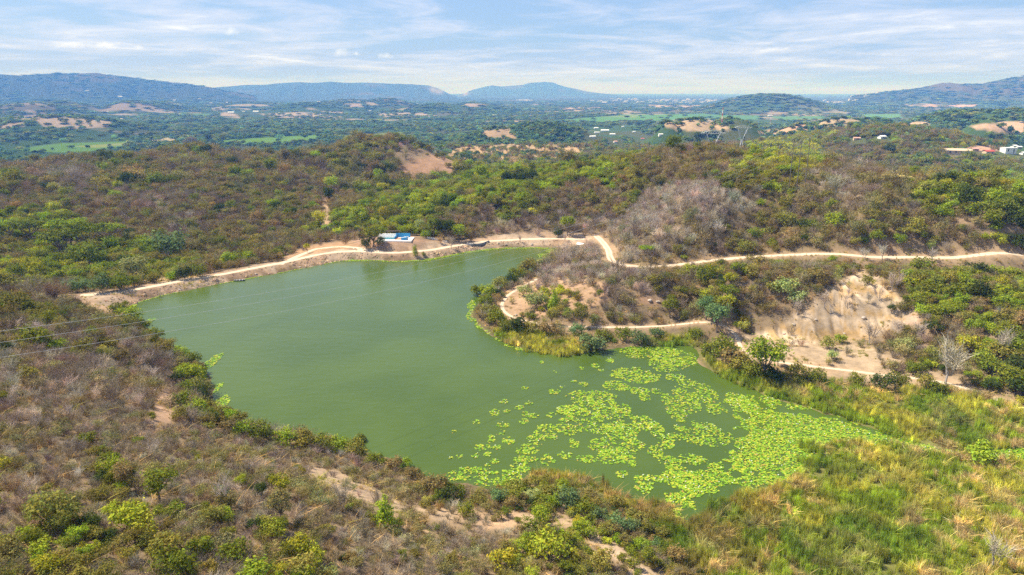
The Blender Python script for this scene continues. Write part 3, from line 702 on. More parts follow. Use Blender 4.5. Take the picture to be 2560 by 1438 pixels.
# full detail shapes and lighter ones (suffix _l) for the far masses
for i in range(4):
    lb = make_lobes(10 + i, 9, .42, .36, .20, .20); PR['bush%d' % i] = Proto(limbs(10 + i, lb, .025, .10), crown(10 + i, lb, 900, .026, 0, .5), None, .72)
for i in range(4):
    lb = make_lobes(20 + i, 12, .42, .66, .20, .19); PR['tree%d' % i] = Proto(limbs(20 + i, lb, .035, .28, 8), crown(20 + i, lb, 1300, .023, 0, .45, zlow=.3), None, 1.0)
for i in range(2):
    lb = make_lobes(30 + i, 14, .48, .52, .06, .15, .95); PR['umbrella%d' % i] = Proto(limbs(30 + i, lb, .028, .18, 9), crown(30 + i, lb, 1200, .022, 0, .45, .55, zlow=.34), None, .66)
for i in range(2):
    lb = [(.08 * cos(k * 2.4), .08 * sin(k * 2.4), .25 + .17 * k, .40 - .045 * k) for k in range(7)]; PR['tall%d' % i] = Proto(limbs(40 + i, lb, .035, .2), crown(40 + i, lb, 1000, .030, 0, .5), None, 1.5)
for i in range(5):
    (tv, tw_) = dry(50 + i, 15, 340, .80, .62, .0052); PR['dry%d' % i] = Proto(tv, None, tw_, .95)
for i in range(4):
    (tv, tw_) = dry(60 + i, 12, 190, .78, .60, .0056); lb = make_lobes(60 + i, 10, .44, .45, .22, .18); PR['semi%d' % i] = Proto(tv, crown(60 + i, lb, 330, .023, 0, .6), tw_, .9)
for i in range(2):
    (tv, tw_) = dry(70 + i, 7, 260, 1.05, .85, .008); mb = MB(); mb.bar((0, 0, -.05), (.03, 0, .34), .035, .022, 5)
    v0, f0 = np.concatenate(mb.V), np.concatenate(mb.F); tv2 = (tv[0] + np.array([.03, 0, .30]), tv[1]); 
    PR['bare%d' % i] = Proto((np.concatenate([v0, tv2[0]]), np.concatenate([f0, tv2[1] + len(v0)])), None, (tw_[0] + np.array([.03, 0, .30]), tw_[1]), 1.35)
for i in range(4):
    lb = make_lobes(80 + i, 8, .42, .34, .16, .22); PR['far%d' % i] = Proto(None, crown(80 + i, lb, 150, .075, 0, .5), None, .7)
def blades(seed, n, lean, fan, wd):
    r_ = np.random.default_rng(seed); a = r_.uniform(0, 2 * pi, n); q = r_.uniform(0, fan, n); P0 = np.stack([q * np.cos(a), q * np.sin(a), np.zeros(n)], -1)
    b = r_.uniform(0, 2 * pi, n); le = np.abs(r_.normal(size=n)) * lean; hh = r_.uniform(.6, 1.05, n)
    P1 = P0 + np.stack([le * np.cos(b), le * np.sin(b), hh], -1)
    return strips(P0, P1, wd, wd * .2, r_, .035)
for i in range(3): PR['reed%d' % i] = Proto(None, blades(90 + i, 34, .17, .45, .030), None, 1.0)
for i in range(2): PR['lodged%d' % i] = Proto(None, blades(96 + i, 34, 1.1, .40, .034), None, .5)

def stone(seed):
    r_ = np.random.default_rng(seed); V = []; F = []; n = 7
    for z, q in ((-.25, .42), (.12, .5), (.42, .30)): V += [(q * cos(2 * pi * k / n) * r_.uniform(.75, 1.2), q * sin(2 * pi * k / n) * r_.uniform(.75, 1.2), z + r_.uniform(-.06, .06)) for k in range(n)]
    for a in (0, 1): F += [(a * n + k, a * n + (k + 1) % n, (a + 1) * n + (k + 1) % n, (a + 1) * n + k) for k in range(n)]
    V.append((0, 0, .5)); V.append((0, 0, .5)); F += [(2 * n + k, 2 * n + (k + 1) % n, 3 * n, 3 * n + 1) for k in range(n)]
    return np.array(V), np.array(F)
for i in range(3): PR['stone%d' % i] = Proto(None, stone(400 + i), None, .6)
_meshcache = {}
def parts_of(name):
    """the trunk and crown meshes of a plant shape, shared by all its copies"""
    if name in _meshcache: return _meshcache[name]
    p_ = PR[name]; bark = M_PALEBARK if name.startswith('bare') else M_BARK
    tr = mesh_np('trunk', p_.trunk[0], [p_.trunk[1]], [bark if not name.startswith(('dry', 'semi')) else M_TWIG])
    if p_.crown is not None and p_.twig is not None:
        V = np.concatenate([p_.crown[0], p_.twig[0]]); F = np.concatenate([p_.crown[1], p_.twig[1] + len(p_.crown[0])]); mi = np.r_[np.zeros(len(p_.crown[1])), np.ones(len(p_.twig[1]))]
        cr_ = mesh_np('crown', V, [F], [M_LEAF, M_TWIG], mi)
    elif p_.crown is not None: cr_ = mesh_np('crown', p_.crown[0], [p_.crown[1]], [M_LEAF])
    else: cr_ = mesh_np('crown', p_.twig[0], [p_.twig[1]], [M_TWIG])
    _meshcache[name] = (tr, cr_); return tr, cr_
def plant(kind_name, shape, loc, width, hscale, rz, tint):
    o = empty(kind_name, loc, rz, (width, width, width * hscale))
    tr, cr_ = parts_of(shape)
    a = obj('trunk', tr, o); b = obj('crown', cr_, o)
    for q in (a, b): q['tint'] = [float(c) for c in tint]
    return o

def scatter_stuff(name, pts, scl, rot, tint, variant, shapes, mat_leaf=M_LEAF, tilt=None):
    """ONE object: a cloud of points plus the shapes it repeats, joined by a geometry-nodes tree"""
    V = [np.asarray(pts, float)]; F = []; MI = []; n = len(pts); pid = [np.full(n, -1)]
    for k, s in enumerate(shapes):
        p_ = PR[s]
        for g, mi in ((p_.trunk, 1), (p_.crown, 0), (p_.twig, 2)):
            if g is None: continue
            F.append(np.asarray(g[1]) + n); V.append(g[0]); MI.append(np.full(len(g[1]), 2 if (mi == 1 and s.startswith(('dry', 'semi'))) else mi)); pid.append(np.full(len(g[0]), k)); n += len(g[0])
    V = np.concatenate(V); pid = np.concatenate(pid); np_ = len(pts); pad = len(V) - np_
    z3 = np.zeros((pad, 3))
    rot = np.asarray(rot, float); R3 = np.zeros((np_, 3)); R3[:, 2] = rot
    if tilt is not None: R3[:, 0] = tilt
    fs = {}; ms = {}
    for f, m in zip(F, MI): fs.setdefault(f.shape[1], []).append(f); ms.setdefault(f.shape[1], []).append(m)
    me = mesh_np(name, V, [np.concatenate(fs[k]) for k in fs], [mat_leaf, M_BARK, M_TWIG], np.concatenate([np.concatenate(ms[k]) for k in fs]), attrs={
        'pid': ('INT', 'POINT', pid), 'variant': ('INT', 'POINT', np.r_[np.asarray(variant), np.full(pad, -1)]), 'psize': ('FLOAT_VECTOR', 'POINT', np.concatenate([scl, z3])),
        'prot': ('FLOAT_VECTOR', 'POINT', np.concatenate([R3, z3])), 'tint': ('FLOAT_COLOR', 'POINT', np.concatenate([np.concatenate([np.asarray(tint, float), np.ones((np_, 1))], 1), np.ones((pad, 4))]))})
    o = obj(name, me)
    g = bpy.data.node_groups.new(name, 'GeometryNodeTree')
    g.interface.new_socket('Geometry', in_out='INPUT', socket_type='NodeSocketGeometry'); g.interface.new_socket('Geometry', in_out='OUTPUT', socket_type='NodeSocketGeometry')
    N = g.nodes; Lk = g.links
    gi = N.new('NodeGroupInput'); go = N.new('NodeGroupOutput'); jn = N.new('GeometryNodeJoinGeometry')
    def attr(nm, typ): 
        a = N.new('GeometryNodeInputNamedAttribute'); a.data_type = typ; a.inputs[0].default_value = nm; return a.outputs[0]
    def eq(s, k):
        c = N.new('FunctionNodeCompare'); c.data_type = 'INT'; c.operation = 'EQUAL'
        Lk.new(s, c.inputs[2]); c.inputs[3].default_value = k; return c.outputs[0]
    apid, avar, asz, arot = attr('pid', 'INT'), attr('variant', 'INT'), attr('psize', 'FLOAT_VECTOR'), attr('prot', 'FLOAT_VECTOR')
    e2r = N.new('FunctionNodeEulerToRotation'); Lk.new(arot, e2r.inputs[0])
    sp = N.new('GeometryNodeSeparateGeometry'); sp.domain = 'POINT'; Lk.new(gi.outputs[0], sp.inputs[0]); Lk.new(eq(apid, -1), sp.inputs[1])
    for k in range(len(shapes)):
        s2 = N.new('GeometryNodeSeparateGeometry'); s2.domain = 'POINT'; Lk.new(gi.outputs[0], s2.inputs[0]); Lk.new(eq(apid, k), s2.inputs[1])
        ip = N.new('GeometryNodeInstanceOnPoints'); Lk.new(sp.outputs[0], ip.inputs['Points']); Lk.new(eq(avar, k), ip.inputs['Selection']); Lk.new(s2.outputs[0], ip.inputs['Instance'])
        Lk.new(e2r.outputs[0], ip.inputs['Rotation']); Lk.new(asz, ip.inputs['Scale']); Lk.new(ip.outputs[0], jn.inputs[0])
    Lk.new(jn.outputs[0], go.inputs[0])
    md = o.modifiers.new('scatter', 'NODES'); md.node_group = g
    return o

# ------------------------------------------------------------------ planting plan
LEAFC_ = {'bright': (.215, .265, .026), 'yellow': (.285, .290, .030), 'mid': (.148, .165, .022), 'dark': (.055, .075, .018), 'olive': (.200, .180, .042), 'brown': (.205, .160, .062), 'rust': (.245, .165, .060), 'bluegreen': (.125, .180, .070), 'pale': (.27, .29, .11)}
LEAFC = {k: tuple(1.5 * c for c in v) for k, v in LEAFC_.items()}
TWIGC = {'grey': (.385, .315, .235), 'pale': (.58, .50, .41), 'brown': (.34, .26, .15), 'dark': (.25, .205, .145)}
CWORD = {'bright': 'bright green', 'yellow': 'yellow-green', 'mid': 'mid green', 'dark': 'dark green', 'olive': 'olive', 'brown': 'brownish', 'rust': 'rust-tinted', 'bluegreen': 'blue-green', 'pale': 'pale green', 'grey': 'grey', 'palegrey': 'pale grey'}
ZMAP = [  # height in the photograph, then (right edge, letter) from left to right
 (330, ((640, 'o'), (800, 'd'), (1120, 'o'), (1480, 'd'), (1560, 'G'), (1680, 'o'), (1900, 'b'), (2060, 'y'), (2140, 'b'), (2560, 'o'))),
 (390, ((180, 'b'), (300, 'o'), (420, 'b'), (520, 'o'), (700, 'b'), (960, 'o'), (1140, 'd'), (1380, 'o'), (1560, 'G'), (1640, 'o'), (1880, 'b'), (2080, 'y'), (2200, 'b'), (2560, 'o'))),
 (450, ((120, 'b'), (260, 'g'), (420, 'o'), (560, 'b'), (640, 'o'), (820, 'b'), (1080, 'o'), (1560, 'G'), (1640, 'o'), (1780, 'b'), (1900, 'o'), (2000, 'y'), (2160, 'g'), (2300, 'b'), (2420, 'o'), (2560, 'G'))),
 (510, ((80, 'b'), (200, 'o'), (320, 'b'), (480, 'g'), (640, 'b'), (760, 'o'), (900, 'b'), (1320, 'G'), (1400, 'o'), (1560, 'b'), (1900, 'p'), (1980, 'o'), (2060, 'b'), (2180, 'g'), (2300, 'b'), (2400, 'G'), (2460, 'o'), (2560, 'G'))),
 (570, ((160, 'G'), (240, 'o'), (400, 'b'), (480, 'g'), (700, 'b'), (820, 'o'), (1080, 'G'), (1200, 'b'), (1460, 'g'), (1780, 'p'), (1900, 'g'), (1980, 'o'), (2140, 'b'), (2200, 'o'), (2400, 'b'), (2460, 'o'), (2560, 'G'))),
 (630, ((80, 'o'), (420, 'G'), (520, 'o'), (1100, 'b'), (1300, 'g'), (1620, 'p'), (1760, 'g'), (1920, 'b'), (2000, 'o'), (2240, 'b'), (2400, 'o'), (2460, 'b'), (2560, 'G'))),
 (690, ((80, 'y'), (480, 'G'), (1200, 'o'), (1330, 'g'), (1480, 'p'), (1640, 'g'), (1700, 'b'), (1800, 'o'), (2100, 'b'), (2200, 'o'), (2280, 'b'), (2360, 'o'), (2440, 'G'), (2560, 'o'))),
 (750, ((80, 'b'), (200, 'g'), (1280, 'o'), (1360, 'd'), (1440, 'y'), (1500, 'd'), (1660, 'g'), (1740, 'b'), (1840, 'o'), (1960, 'b'), (2200, 'd'), (2300, 'b'), (2420, 'G'), (2480, 'o'), (2560, 'G'))),
 (810, ((160, 'o'), (300, 'b'), (1680, 'o'), (1800, 'b'), (1860, 'o'), (2240, 'd'), (2320, 'o'), (2420, 'b'), (2500, 'G'), (2560, 'o'))),
 (870, ((240, 'g'), (320, 'b'), (420, 'g'), (1300, 'o'), (1420, 'G'), (1640, 'o'), (1760, 'G'), (1860, 'o'), (2180, 'd'), (2260, 'b'), (2320, 'g'), (2420, 'o'), (2480, 'b'), (2560, 'G'))),
 (930, ((480, 'g'), (1560, 'o'), (1700, 'G'), (1960, 'o'), (2060, 'b'), (2160, 'd'), (2240, 'b'), (2320, 'o'), (2400, 'G'), (2440, 'b'), (2560, 'G'))),
 (990, ((480, 'g'), (2000, 'o'), (2300, 'b'), (2400, 'o'), (2440, 'b'), (2560, 'G'))),
 (1050, ((520, 'g'), (2300, 'o'), (2440, 'b'), (2560, 'o'))),
 (1110, ((760, 'g'), (2560, 'o'))),
 (1170, ((260, 'g'), (340, 'o'), (980, 'g'), (1060, 'b'), (1140, 'o'), (1300, 'G'), (2560, 'o'))),
 (1230, ((240, 'g'), (320, 'o'), (1040, 'g'), (1200, 'b'), (1300, 'o'), (1420, 'G'), (2560, 'o'))),
 (1290, ((160, 'g'), (240, 'o'), (320, 'g'), (400, 'o'), (480, 'g'), (560, 'o'), (900, 'g'), (1160, 'b'), (1240, 'g'), (1380, 'o'), (1480, 'G'), (2560, 'o'))),
 (1350, ((80, 'g'), (140, 'o'), (240, 'y'), (340, 'o'), (420, 'b'), (500, 'o'), (580, 'g'), (740, 'o'), (840, 'b'), (1000, 'g'), (1080, 'b'), (1240, 'g'), (1300, 'b'), (1400, 'G'), (1480, 'y'), (2560, 'o'))),
 (1420, ((80, 'o'), (160, 'y'), (240, 'o'), (300, 'b'), (380, 'g'), (460, 'o'), (540, 'b'), (620, 'g'), (700, 'o'), (780, 'y'), (860, 'g'), (940, 'b'), (1240, 'g'), (1340, 'y'), (2560, 'o')))]
MIX = {  # weights leaf / dry / semi, leaf colours, twig colours, density
 'g': ((.02, .80, .18), (('olive', 3), ('mid', 2)), (('grey', 6), ('pale', 2), ('brown', 2)), 1.0),
 'b': ((.16, .44, .40), (('olive', 5), ('brown', 3), ('rust', 1), ('mid', 2)), (('grey', 3), ('brown', 4), ('dark', 1)), 1.0),
 'o': ((.52, .16, .32), (('olive', 5), ('mid', 3), ('brown', 2), ('bright', 1), ('dark', 1)), (('grey', 2), ('brown', 3)), 1.0),
 'G': ((.90, .02, .08), (('mid', 5), ('bright', 5), ('dark', 1), ('olive', 2), ('yellow', 2)), (('brown', 1),), 1.05),
 'y': ((.72, .06, .22), (('yellow', 5), ('bright', 2), ('olive', 3)), (('grey', 1), ('brown', 1)), 1.0),
 'p': ((.01, .93, .06), (('olive', 1),), (('pale', 5), ('grey', 3)), 1.1),
 'd': ((.30, .45, .25), (('olive', 3), ('mid', 2), ('pale', 1)), (('grey', 3), ('pale', 1)), .14)}
def zone(px, py):
    rows = np.array([z[0] for z in ZMAP]); i = np.abs(py[:, None] - rows).argmin(1)
    out_ = np.empty(len(px), 'U1')
    for k, (yy, runs) in enumerate(ZMAP):
        m = i == k; j = np.searchsorted([q[0] for q in runs], px[m]).clip(0, len(runs) - 1); out_[m] = np.array([q[1] for q in runs])[j]
    return out_
REEDW = []
for pl in REEDS: REEDW.append([tuple(float(q) for q in at_z(a, b, .4)) for a, b in pl])
def in_reeds(x, y): return np.minimum.reduce([poly_sd(x, y, p) for p in REEDW])

# plants picked out one by one: px, py of the foot, width in px, shape, colour
HAND = [(25,462,45,'bush','bright'),(518,405,42,'tree','dark'),(478,368,34,'bush','brown'),(345,420,34,'bush','dark'),(400,418,32,'bush','mid'),(285,424,24,'bush','mid'),(172,420,24,'bush','dark'),(77,412,24,'bush','dark'),(562,398,30,'bush','yellow'),(322,396,28,'bush','bright'),
 (497,368,16,'bush','yellow'),(522,360,22,'tree','dark'),(536,362,16,'bush','dark'),(558,358,22,'tree','mid'),(290,496,36,'bush','bright'),(265,490,34,'bush','olive'),(350,490,30,'bush','olive'),(392,470,54,'bush','mid'),(430,468,40,'bush','mid'),(500,462,22,'bush','mid'),(370,465,24,'bush','dark'),
 (685,524,36,'bush','bright'),(625,448,34,'bush','bright'),(668,472,26,'bush','mid'),(706,470,24,'bush','yellow'),(760,410,26,'bush','mid'),(780,448,34,'bush','mid'),(822,512,40,'tree','dark'),(905,425,26,'bush','dark'),(948,468,30,'tree','mid'),(770,532,26,'bush','mid'),
 (25,596,60,'umbrella','bright'),(82,602,78,'umbrella','mid'),(165,575,60,'umbrella','mid'),(178,612,92,'umbrella','bright'),(275,610,70,'umbrella','bright'),(216,628,90,'umbrella','mid'),(152,638,90,'umbrella','mid'),(432,642,96,'bush','bluegreen'),(400,600,40,'bush','mid'),(318,626,40,'bush','mid'),
 (550,530,32,'bush','dark'),(578,528,34,'bush','mid'),(535,545,26,'bush','mid'),(555,505,26,'bush','dark'),(290,534,20,'bush','yellow'),(645,562,16,'bush','yellow'),(405,582,18,'bush','yellow'),(230,560,14,'bush','yellow'),(485,485,34,'bush','olive'),(325,596,34,'bush','dark'),
 (222,668,80,'bush','mid'),(252,664,46,'bush','bright'),(186,668,34,'bush','dark'),(150,672,50,'bush','mid'),(340,708,74,'tree','pale'),(290,664,50,'bush','olive'),(90,700,60,'bush','yellow'),(40,706,60,'bush','mid'),(155,712,46,'bush','dark'),
 (215,728,52,'bush','bluegreen'),(255,730,60,'bush','bluegreen'),(300,726,60,'bush','mid'),(335,716,40,'bush','mid'),(180,732,44,'bush','bluegreen'),
 (430,702,34,'bush','bright'),(462,698,44,'bush','dark'),(500,692,46,'bush','mid'),(535,680,44,'bush','olive'),(575,668,52,'bush','bright'),(625,660,48,'bush','bright'),(600,666,34,'bush','mid'),(665,646,44,'bush','olive'),(695,648,40,'bush','mid'),(520,632,26,'bush','yellow'),(768,632,20,'tree','yellow'),(720,630,30,'bush','olive'),
 (92,872,90,'bush','mid'),(140,884,60,'bush','bright'),(14,880,40,'bush','dark'),(270,888,20,'bush','bright'),(30,790,46,'bush','brown'),(20,820,46,'bush','dark'),(75,955,60,'bush','olive'),(30,930,60,'bush','olive'),(145,866,34,'bush','dark'),(180,905,50,'bush','mid'),
 (296,792,46,'bush','mid'),(328,806,56,'bush','bright'),(352,830,56,'bush','mid'),(388,856,50,'bush','mid'),(420,876,44,'bush','olive'),(447,898,54,'bush','bright'),(478,914,56,'bush','mid'),(468,948,60,'bush','bright'),(498,956,56,'bush','bright'),(470,985,56,'bush','mid'),(500,1000,50,'bush','dark'),(455,1020,56,'bush','mid'),(488,1040,66,'bush','bright'),(520,1056,50,'bush','mid'),(450,1052,50,'bush','olive'),(440,958,40,'bush','dark'),
 (570,1080,46,'bush','brown'),(610,1090,56,'bush','bright'),(650,1100,66,'bush','mid'),(668,1094,34,'bush','dark'),(715,1112,60,'bush','bright'),(760,1120,66,'bush','olive'),(805,1128,60,'bush','mid'),(850,1134,66,'bush','bright'),(895,1146,60,'bush','olive'),(900,1112,44,'bush','mid'),(940,1165,60,'bush','mid'),(985,1178,60,'bush','brown'),(1015,1172,46,'bush','bright'),(1035,1205,60,'bush','brown'),(1085,1236,76,'bush','brown'),(1120,1256,66,'bush','dark'),(1150,1250,54,'bush','mid'),
 (1165,1290,60,'bush','mid'),(1200,1262,56,'bush','olive'),(1245,1258,60,'bush','bluegreen'),(1290,1250,70,'bush','olive'),(1330,1254,60,'bush','pale'),(1375,1250,66,'bush','olive'),(1420,1268,76,'bush','bluegreen'),(1462,1290,70,'bush','mid'),(1500,1306,60,'bush','bluegreen'),(1540,1322,70,'bush','bluegreen'),(1578,1330,50,'bush','bluegreen'),(1270,1225,44,'bush','bright'),(1340,1216,50,'bush','olive'),(1640,1370,44,'bush','bluegreen'),(1660,1385,46,'bush','mid'),
 (215,1112,50,'bush','mid'),(350,1110,32,'bush','bright'),(248,1138,32,'bush','mid'),(285,1192,74,'bush','bright'),(325,1190,40,'bush','mid'),(400,1250,104,'tree','mid'),(440,1290,60,'bush','mid'),(495,1155,26,'bush','yellow'),(605,1218,40,'tree','yellow'),(556,1240,46,'bush','bluegreen'),(628,1232,26,'tree','dark'),(655,1252,50,'tree','dark'),(678,1218,42,'tree','dark'),(708,1240,66,'tree','yellow'),(704,1300,84,'tree','brown'),
 (328,1320,110,'bush','yellow'),(280,1290,60,'bush','yellow'),(238,1345,52,'bush','dark'),(362,1342,90,'bush','yellow'),(420,1380,90,'bush','olive'),(590,1400,100,'bush','mid'),(545,1300,60,'bush','olive'),(640,1470,130,'bush','bright'),(742,1390,90,'bush','yellow'),(715,1400,60,'bush','mid'),(26,1370,60,'bush','yellow'),(60,1345,50,'bush','bright'),(130,1300,60,'bush','olive'),(100,1390,70,'bush','yellow'),(525,1310,66,'bush','olive'),(463,1430,44,'bush','dark'),(570,1340,50,'bush','mid'),(250,1400,60,'bush','olive'),(10,1170,50,'bush','yellow'),(200,1430,70,'bush','olive'),(820,1450,50,'bush','pale'),(860,1400,34,'bush','dark'),
 (962,1318,70,'tall','bright'),(925,1306,46,'bush','mid'),(990,1318,46,'bush','mid'),(874,1274,26,'bush','bright'),(1370,1396,120,'bush','yellow'),(1330,1330,66,'bush','mid'),(1350,1316,60,'tree','bright'),(1410,1370,70,'bush','mid'),(1432,1408,60,'bush','yellow'),(1300,1385,70,'bush','bright'),(1500,1430,60,'bush','olive'),(1160,1460,60,'bush','olive'),(1130,1410,50,'bush','olive'),(1440,1340,50,'bush','mid'),
 # far shore
 (916,622,36,'bush','dark'),(935,616,46,'tree','mid'),(950,612,30,'bush','mid'),(968,586,30,'tree','yellow'),(1005,576,40,'tree','bright'),(1050,586,34,'tree','pale'),(1062,592,34,'tree','olive'),(1030,584,30,'bush','mid'),(1085,596,46,'tree','mid'),(1110,600,50,'tree','dark'),(1148,604,48,'tree','bright'),(1125,596,40,'tree','mid'),(1038,641,20,'tall','bright'),(1418,590,46,'tree','bright'),(1395,592,30,'bush','dark'),(1060,640,12,'bush','mid'),
 # peninsula bushes
 (1196,742,44,'bush','mid'),(1222,748,50,'bush','bright'),(1250,726,50,'bush','olive'),(1275,716,44,'bush','dark'),(1290,694,46,'bush','mid'),(1320,690,56,'bush','olive'),(1340,676,50,'bush','pale'),(1300,706,40,'bush','mid'),(1215,770,50,'bush','mid'),(1225,795,50,'bush','olive'),(1246,812,50,'bush','mid'),(1268,830,50,'bush','mid'),(1295,826,56,'bush','dark'),(1200,790,34,'bush','brown'),(1330,834,44,'bush','olive'),(1370,840,50,'bush','brown'),(1236,745,30,'bush','dark'),
 (1480,878,74,'bush','bluegreen'),(1440,838,40,'bush','bluegreen'),(1600,860,50,'bush','bluegreen'),(1560,852,44,'bush','mid'),(1640,846,40,'bush','bluegreen'),(1385,775,36,'tall','bright'),(1372,770,30,'bush','bright'),(1418,780,20,'bush','bright'),(1445,772,28,'bush','mid'),(1340,770,60,'bush','pale'),(1310,740,40,'bush','pale'),(1498,745,20,'tree','mid'),(1455,818,50,'tree','olive'),(1380,812,40,'tree','olive'),(1415,790,22,'bush','bright'),(1675,795,50,'tree','mid'),(1720,690,40,'bush','yellow'),(1505,850,46,'bush','mid'),
 # right bank and right slopes
 (1908,948,108,'tree','bright'),(1945,915,40,'tree','bright'),(1765,800,60,'tree','bluegreen'),(1790,830,64,'tree','bluegreen'),(1780,890,54,'bush','mid'),(1815,900,70,'bush','mid'),(1850,925,60,'bush','olive'),(1880,945,60,'bush','mid'),(1930,955,60,'bush','dark'),(1990,945,60,'bush','olive'),(2040,955,50,'bush','mid'),(2140,965,46,'bush','mid'),(2205,976,60,'bush','dark'),(2250,966,50,'bush','mid'),(2310,970,50,'bush','olive'),(2345,985,50,'bush','mid'),(1740,850,40,'bush','mid'),(2080,900,36,'bush','pale'),(2100,858,34,'bush','bright'),
 (1825,710,44,'bush','yellow'),(1822,744,50,'bush','mid'),(1770,752,50,'bush','yellow'),(1815,770,50,'bush','yellow'),(1745,745,40,'bush','olive'),(1960,740,60,'bush','pale'),(1990,758,50,'bush','pale'),(1930,730,40,'bush','olive'),(2228,785,26,'tree','dark'),(2278,722,50,'bush','yellow'),(2270,700,40,'bush','bright'),(2290,758,44,'bush','bright'),(2310,740,50,'bush','mid'),(2300,690,60,'bush','mid'),(2360,798,42,'tree','bright'),(2395,782,40,'bush','bright'),(2330,836,50,'bush','dark'),(2340,810,30,'bush','mid'),(2480,695,50,'bush','bright'),(2500,722,44,'bush','yellow'),(2440,695,60,'bush','dark'),(2420,880,64,'bush','yellow'),(2500,905,70,'bush','olive'),(2530,950,80,'bush','dark'),(2470,935,60,'bush','mid'),(2550,990,80,'bush','dark'),(2380,895,60,'bush','olive'),(2510,850,60,'bush','mid'),(2260,880,46,'bush','pale'),(2240,872,30,'bush','bright'),(2070,872,40,'bush','olive'),
 (2086,570,50,'bush','bright'),(1878,412,24,'bush','bright'),(2487,516,46,'bush','bright'),(1930,392,56,'umbrella','yellow'),(1992,402,40,'umbrella','yellow'),(1945,425,50,'umbrella','yellow'),(1960,446,46,'umbrella','bright'),(2015,410,46,'umbrella','yellow'),(1960,474,30,'bush','mid'),(1836,438,18,'tree','mid'),(1900,440,20,'bush','mid'),(2065,500,30,'bush','olive'),(2350,500,40,'bush','dark'),(2400,495,56,'bush','mid'),(2430,470,60,'bush','mid'),(2360,465,50,'bush','dark'),(2420,520,70,'bush','dark'),(2450,545,60,'bush','mid'),(2330,520,50,'bush','mid'),(2510,540,60,'bush','mid'),(2540,570,70,'bush','dark'),(2240,545,30,'bush','yellow'),(2250,610,34,'bush','bright'),(2190,605,44,'bush','mid'),(2160,610,30,'bush','dark'),(1615,640,34,'umbrella','bright'),(1785,620,20,'bush','dark'),(2010,612,26,'tree','dark'),(1890,600,50,'bush','mid'),(1930,620,36,'bush','mid'),(2540,620,50,'bush','dark'),(1710,650,20,'bush','bright'),(2080,655,24,'bush','bright'),(2480,460,40,'bush','brown'),(2270,600,50,'umbrella','olive')]
BAREH = [(2362,960,90,'bare'),(2230,730,38,'bare'),(2196,752,34,'bare'),(2060,768,34,'bare'),(1992,788,40,'bare'),(2172,862,50,'bare'),(2240,845,44,'bare'),(2300,850,40,'bare'),(1128,622,24,'bare'),(1412,606,16,'bare'),(2480,1420,84,'bare'),(1208,806,24,'bare'),(2112,760,24,'bare'),(2120,742,20,'bare'),(2205,650,30,'bare'),(2160,650,26,'bare'),(2330,655,30,'bare'),(1300,606,14,'bare'),(2500,890,50,'bare'),(2170,760,26,'bare'),(400,745,10,'bare'),(1760,650,24,'bare'),(860,1275,70,'bare'),(555,1265,60,'bare')]

plants = []   # every plant: dict-like tuple (kind, shape, x, y, z, width, hscale, rz, tint, colour word, px, py, pixel size, hand)
hp = np.array([(h[0], min(h[1], 1600)) for h in HAND + BAREH], float)
hx, hy, hz = ground_hit(hp[:, 0], hp[:, 1], lambda X, Y: gz(np.asarray(X), np.asarray(Y)), 35.)
for i, h in enumerate(HAND + BAREH):
    x, y, z = hx[i], hy[i], hz[i]; dep = float(project(x, y, z)[2]); wd = h[2] * dep / FPX * (.95 if h[1] > 1150 else 1.08)
    if h[3] == 'bare': tint = TWIGC['pale']; cw = 'palegrey'; nv = 2; kind = 'bare_tree'
    else: tint = LEAFC[h[4]]; cw = h[4]; nv = 4 if h[3] in ('bush', 'tree') else 2; kind = {'bush': 'leafy_bush', 'tree': 'leafy_tree', 'umbrella': 'umbrella_tree', 'tall': 'leafy_tree'}[h[3]]
    tint = np.array(tint) * rng.uniform(.88, 1.15) * rng.uniform(.94, 1.06, 3)
    plants.append((kind, h[3] + str(rng.integers(nv)), x, y, z - .12, wd, rng.uniform(.85, 1.12), rng.uniform(0, 6.28), tint, cw, h[0], h[1], h[2], True))
HX = hx[:len(HAND)]; HY = hy[:len(HAND)]; HWD = np.array([p_[5] for p_ in plants[:len(HAND)]])

cand = []
for r0, r1, sp in ((24, 140, 1.45), (140, 300, 2.35), (300, 620, 3.3), (620, 1500, 6.0)):
    gx_ = np.arange(-r1, r1, sp); gy_ = np.arange(0, r1, sp); a, b = np.meshgrid(gx_, gy_); a = a.ravel() + rng.uniform(-.48, .48, a.size) * sp; b = b.ravel() + rng.uniform(-.48, .48, b.size) * sp
    q = np.hypot(a, b); m = (q > r0) & (q <= r1) & (np.abs(np.arctan2(a, b)) < radians(66 if r1 < 310 else 50)); cand.append(np.stack([a[m], b[m], np.full(m.sum(), sp)], -1))
cand = np.concatenate(cand); cx, cy, csp = cand.T
cz = gz(cx, cy); lsd = np.full(len(cx), 99.); m = np.hypot(cx, cy) < 620; lsd[m] = poly_sd(cx[m], cy[m], LAKE)
HOUSE_PX = [(2519,383),(2470,384),(2387,385),(2546,372),(2534,369),(1490,322),(1512,329),(1492,333),(1531,338),(1481,344),(1538,357),(2558,387),(2436,377),(2204,346),(2141,350),(1652,339),(1606,349),(1557,318),(1585,331),(578,283),(640,281),(1925,291)]
rd, _, _ = road_dist(cx, cy); br_ = grid_lookup(bare, cx, cy); rin = np.full(len(cx), 99.); rin[m] = in_reeds(cx[m], cy[m])
px, py, dep = project(cx, cy, cz)
jx = (fbm(cx / (csp * 7), cy / (csp * 7), 120, 2) - .5) * 150; jy = (fbm(cx / (csp * 7), cy / (csp * 7), 121, 2) - .5) * 70
zl = zone(np.clip(px + jx, 0, 2559), py + jy); 
keep = (lsd > 1.3) & (rd > csp * .22 + .15) & (rin > .5) & (py < 4000)
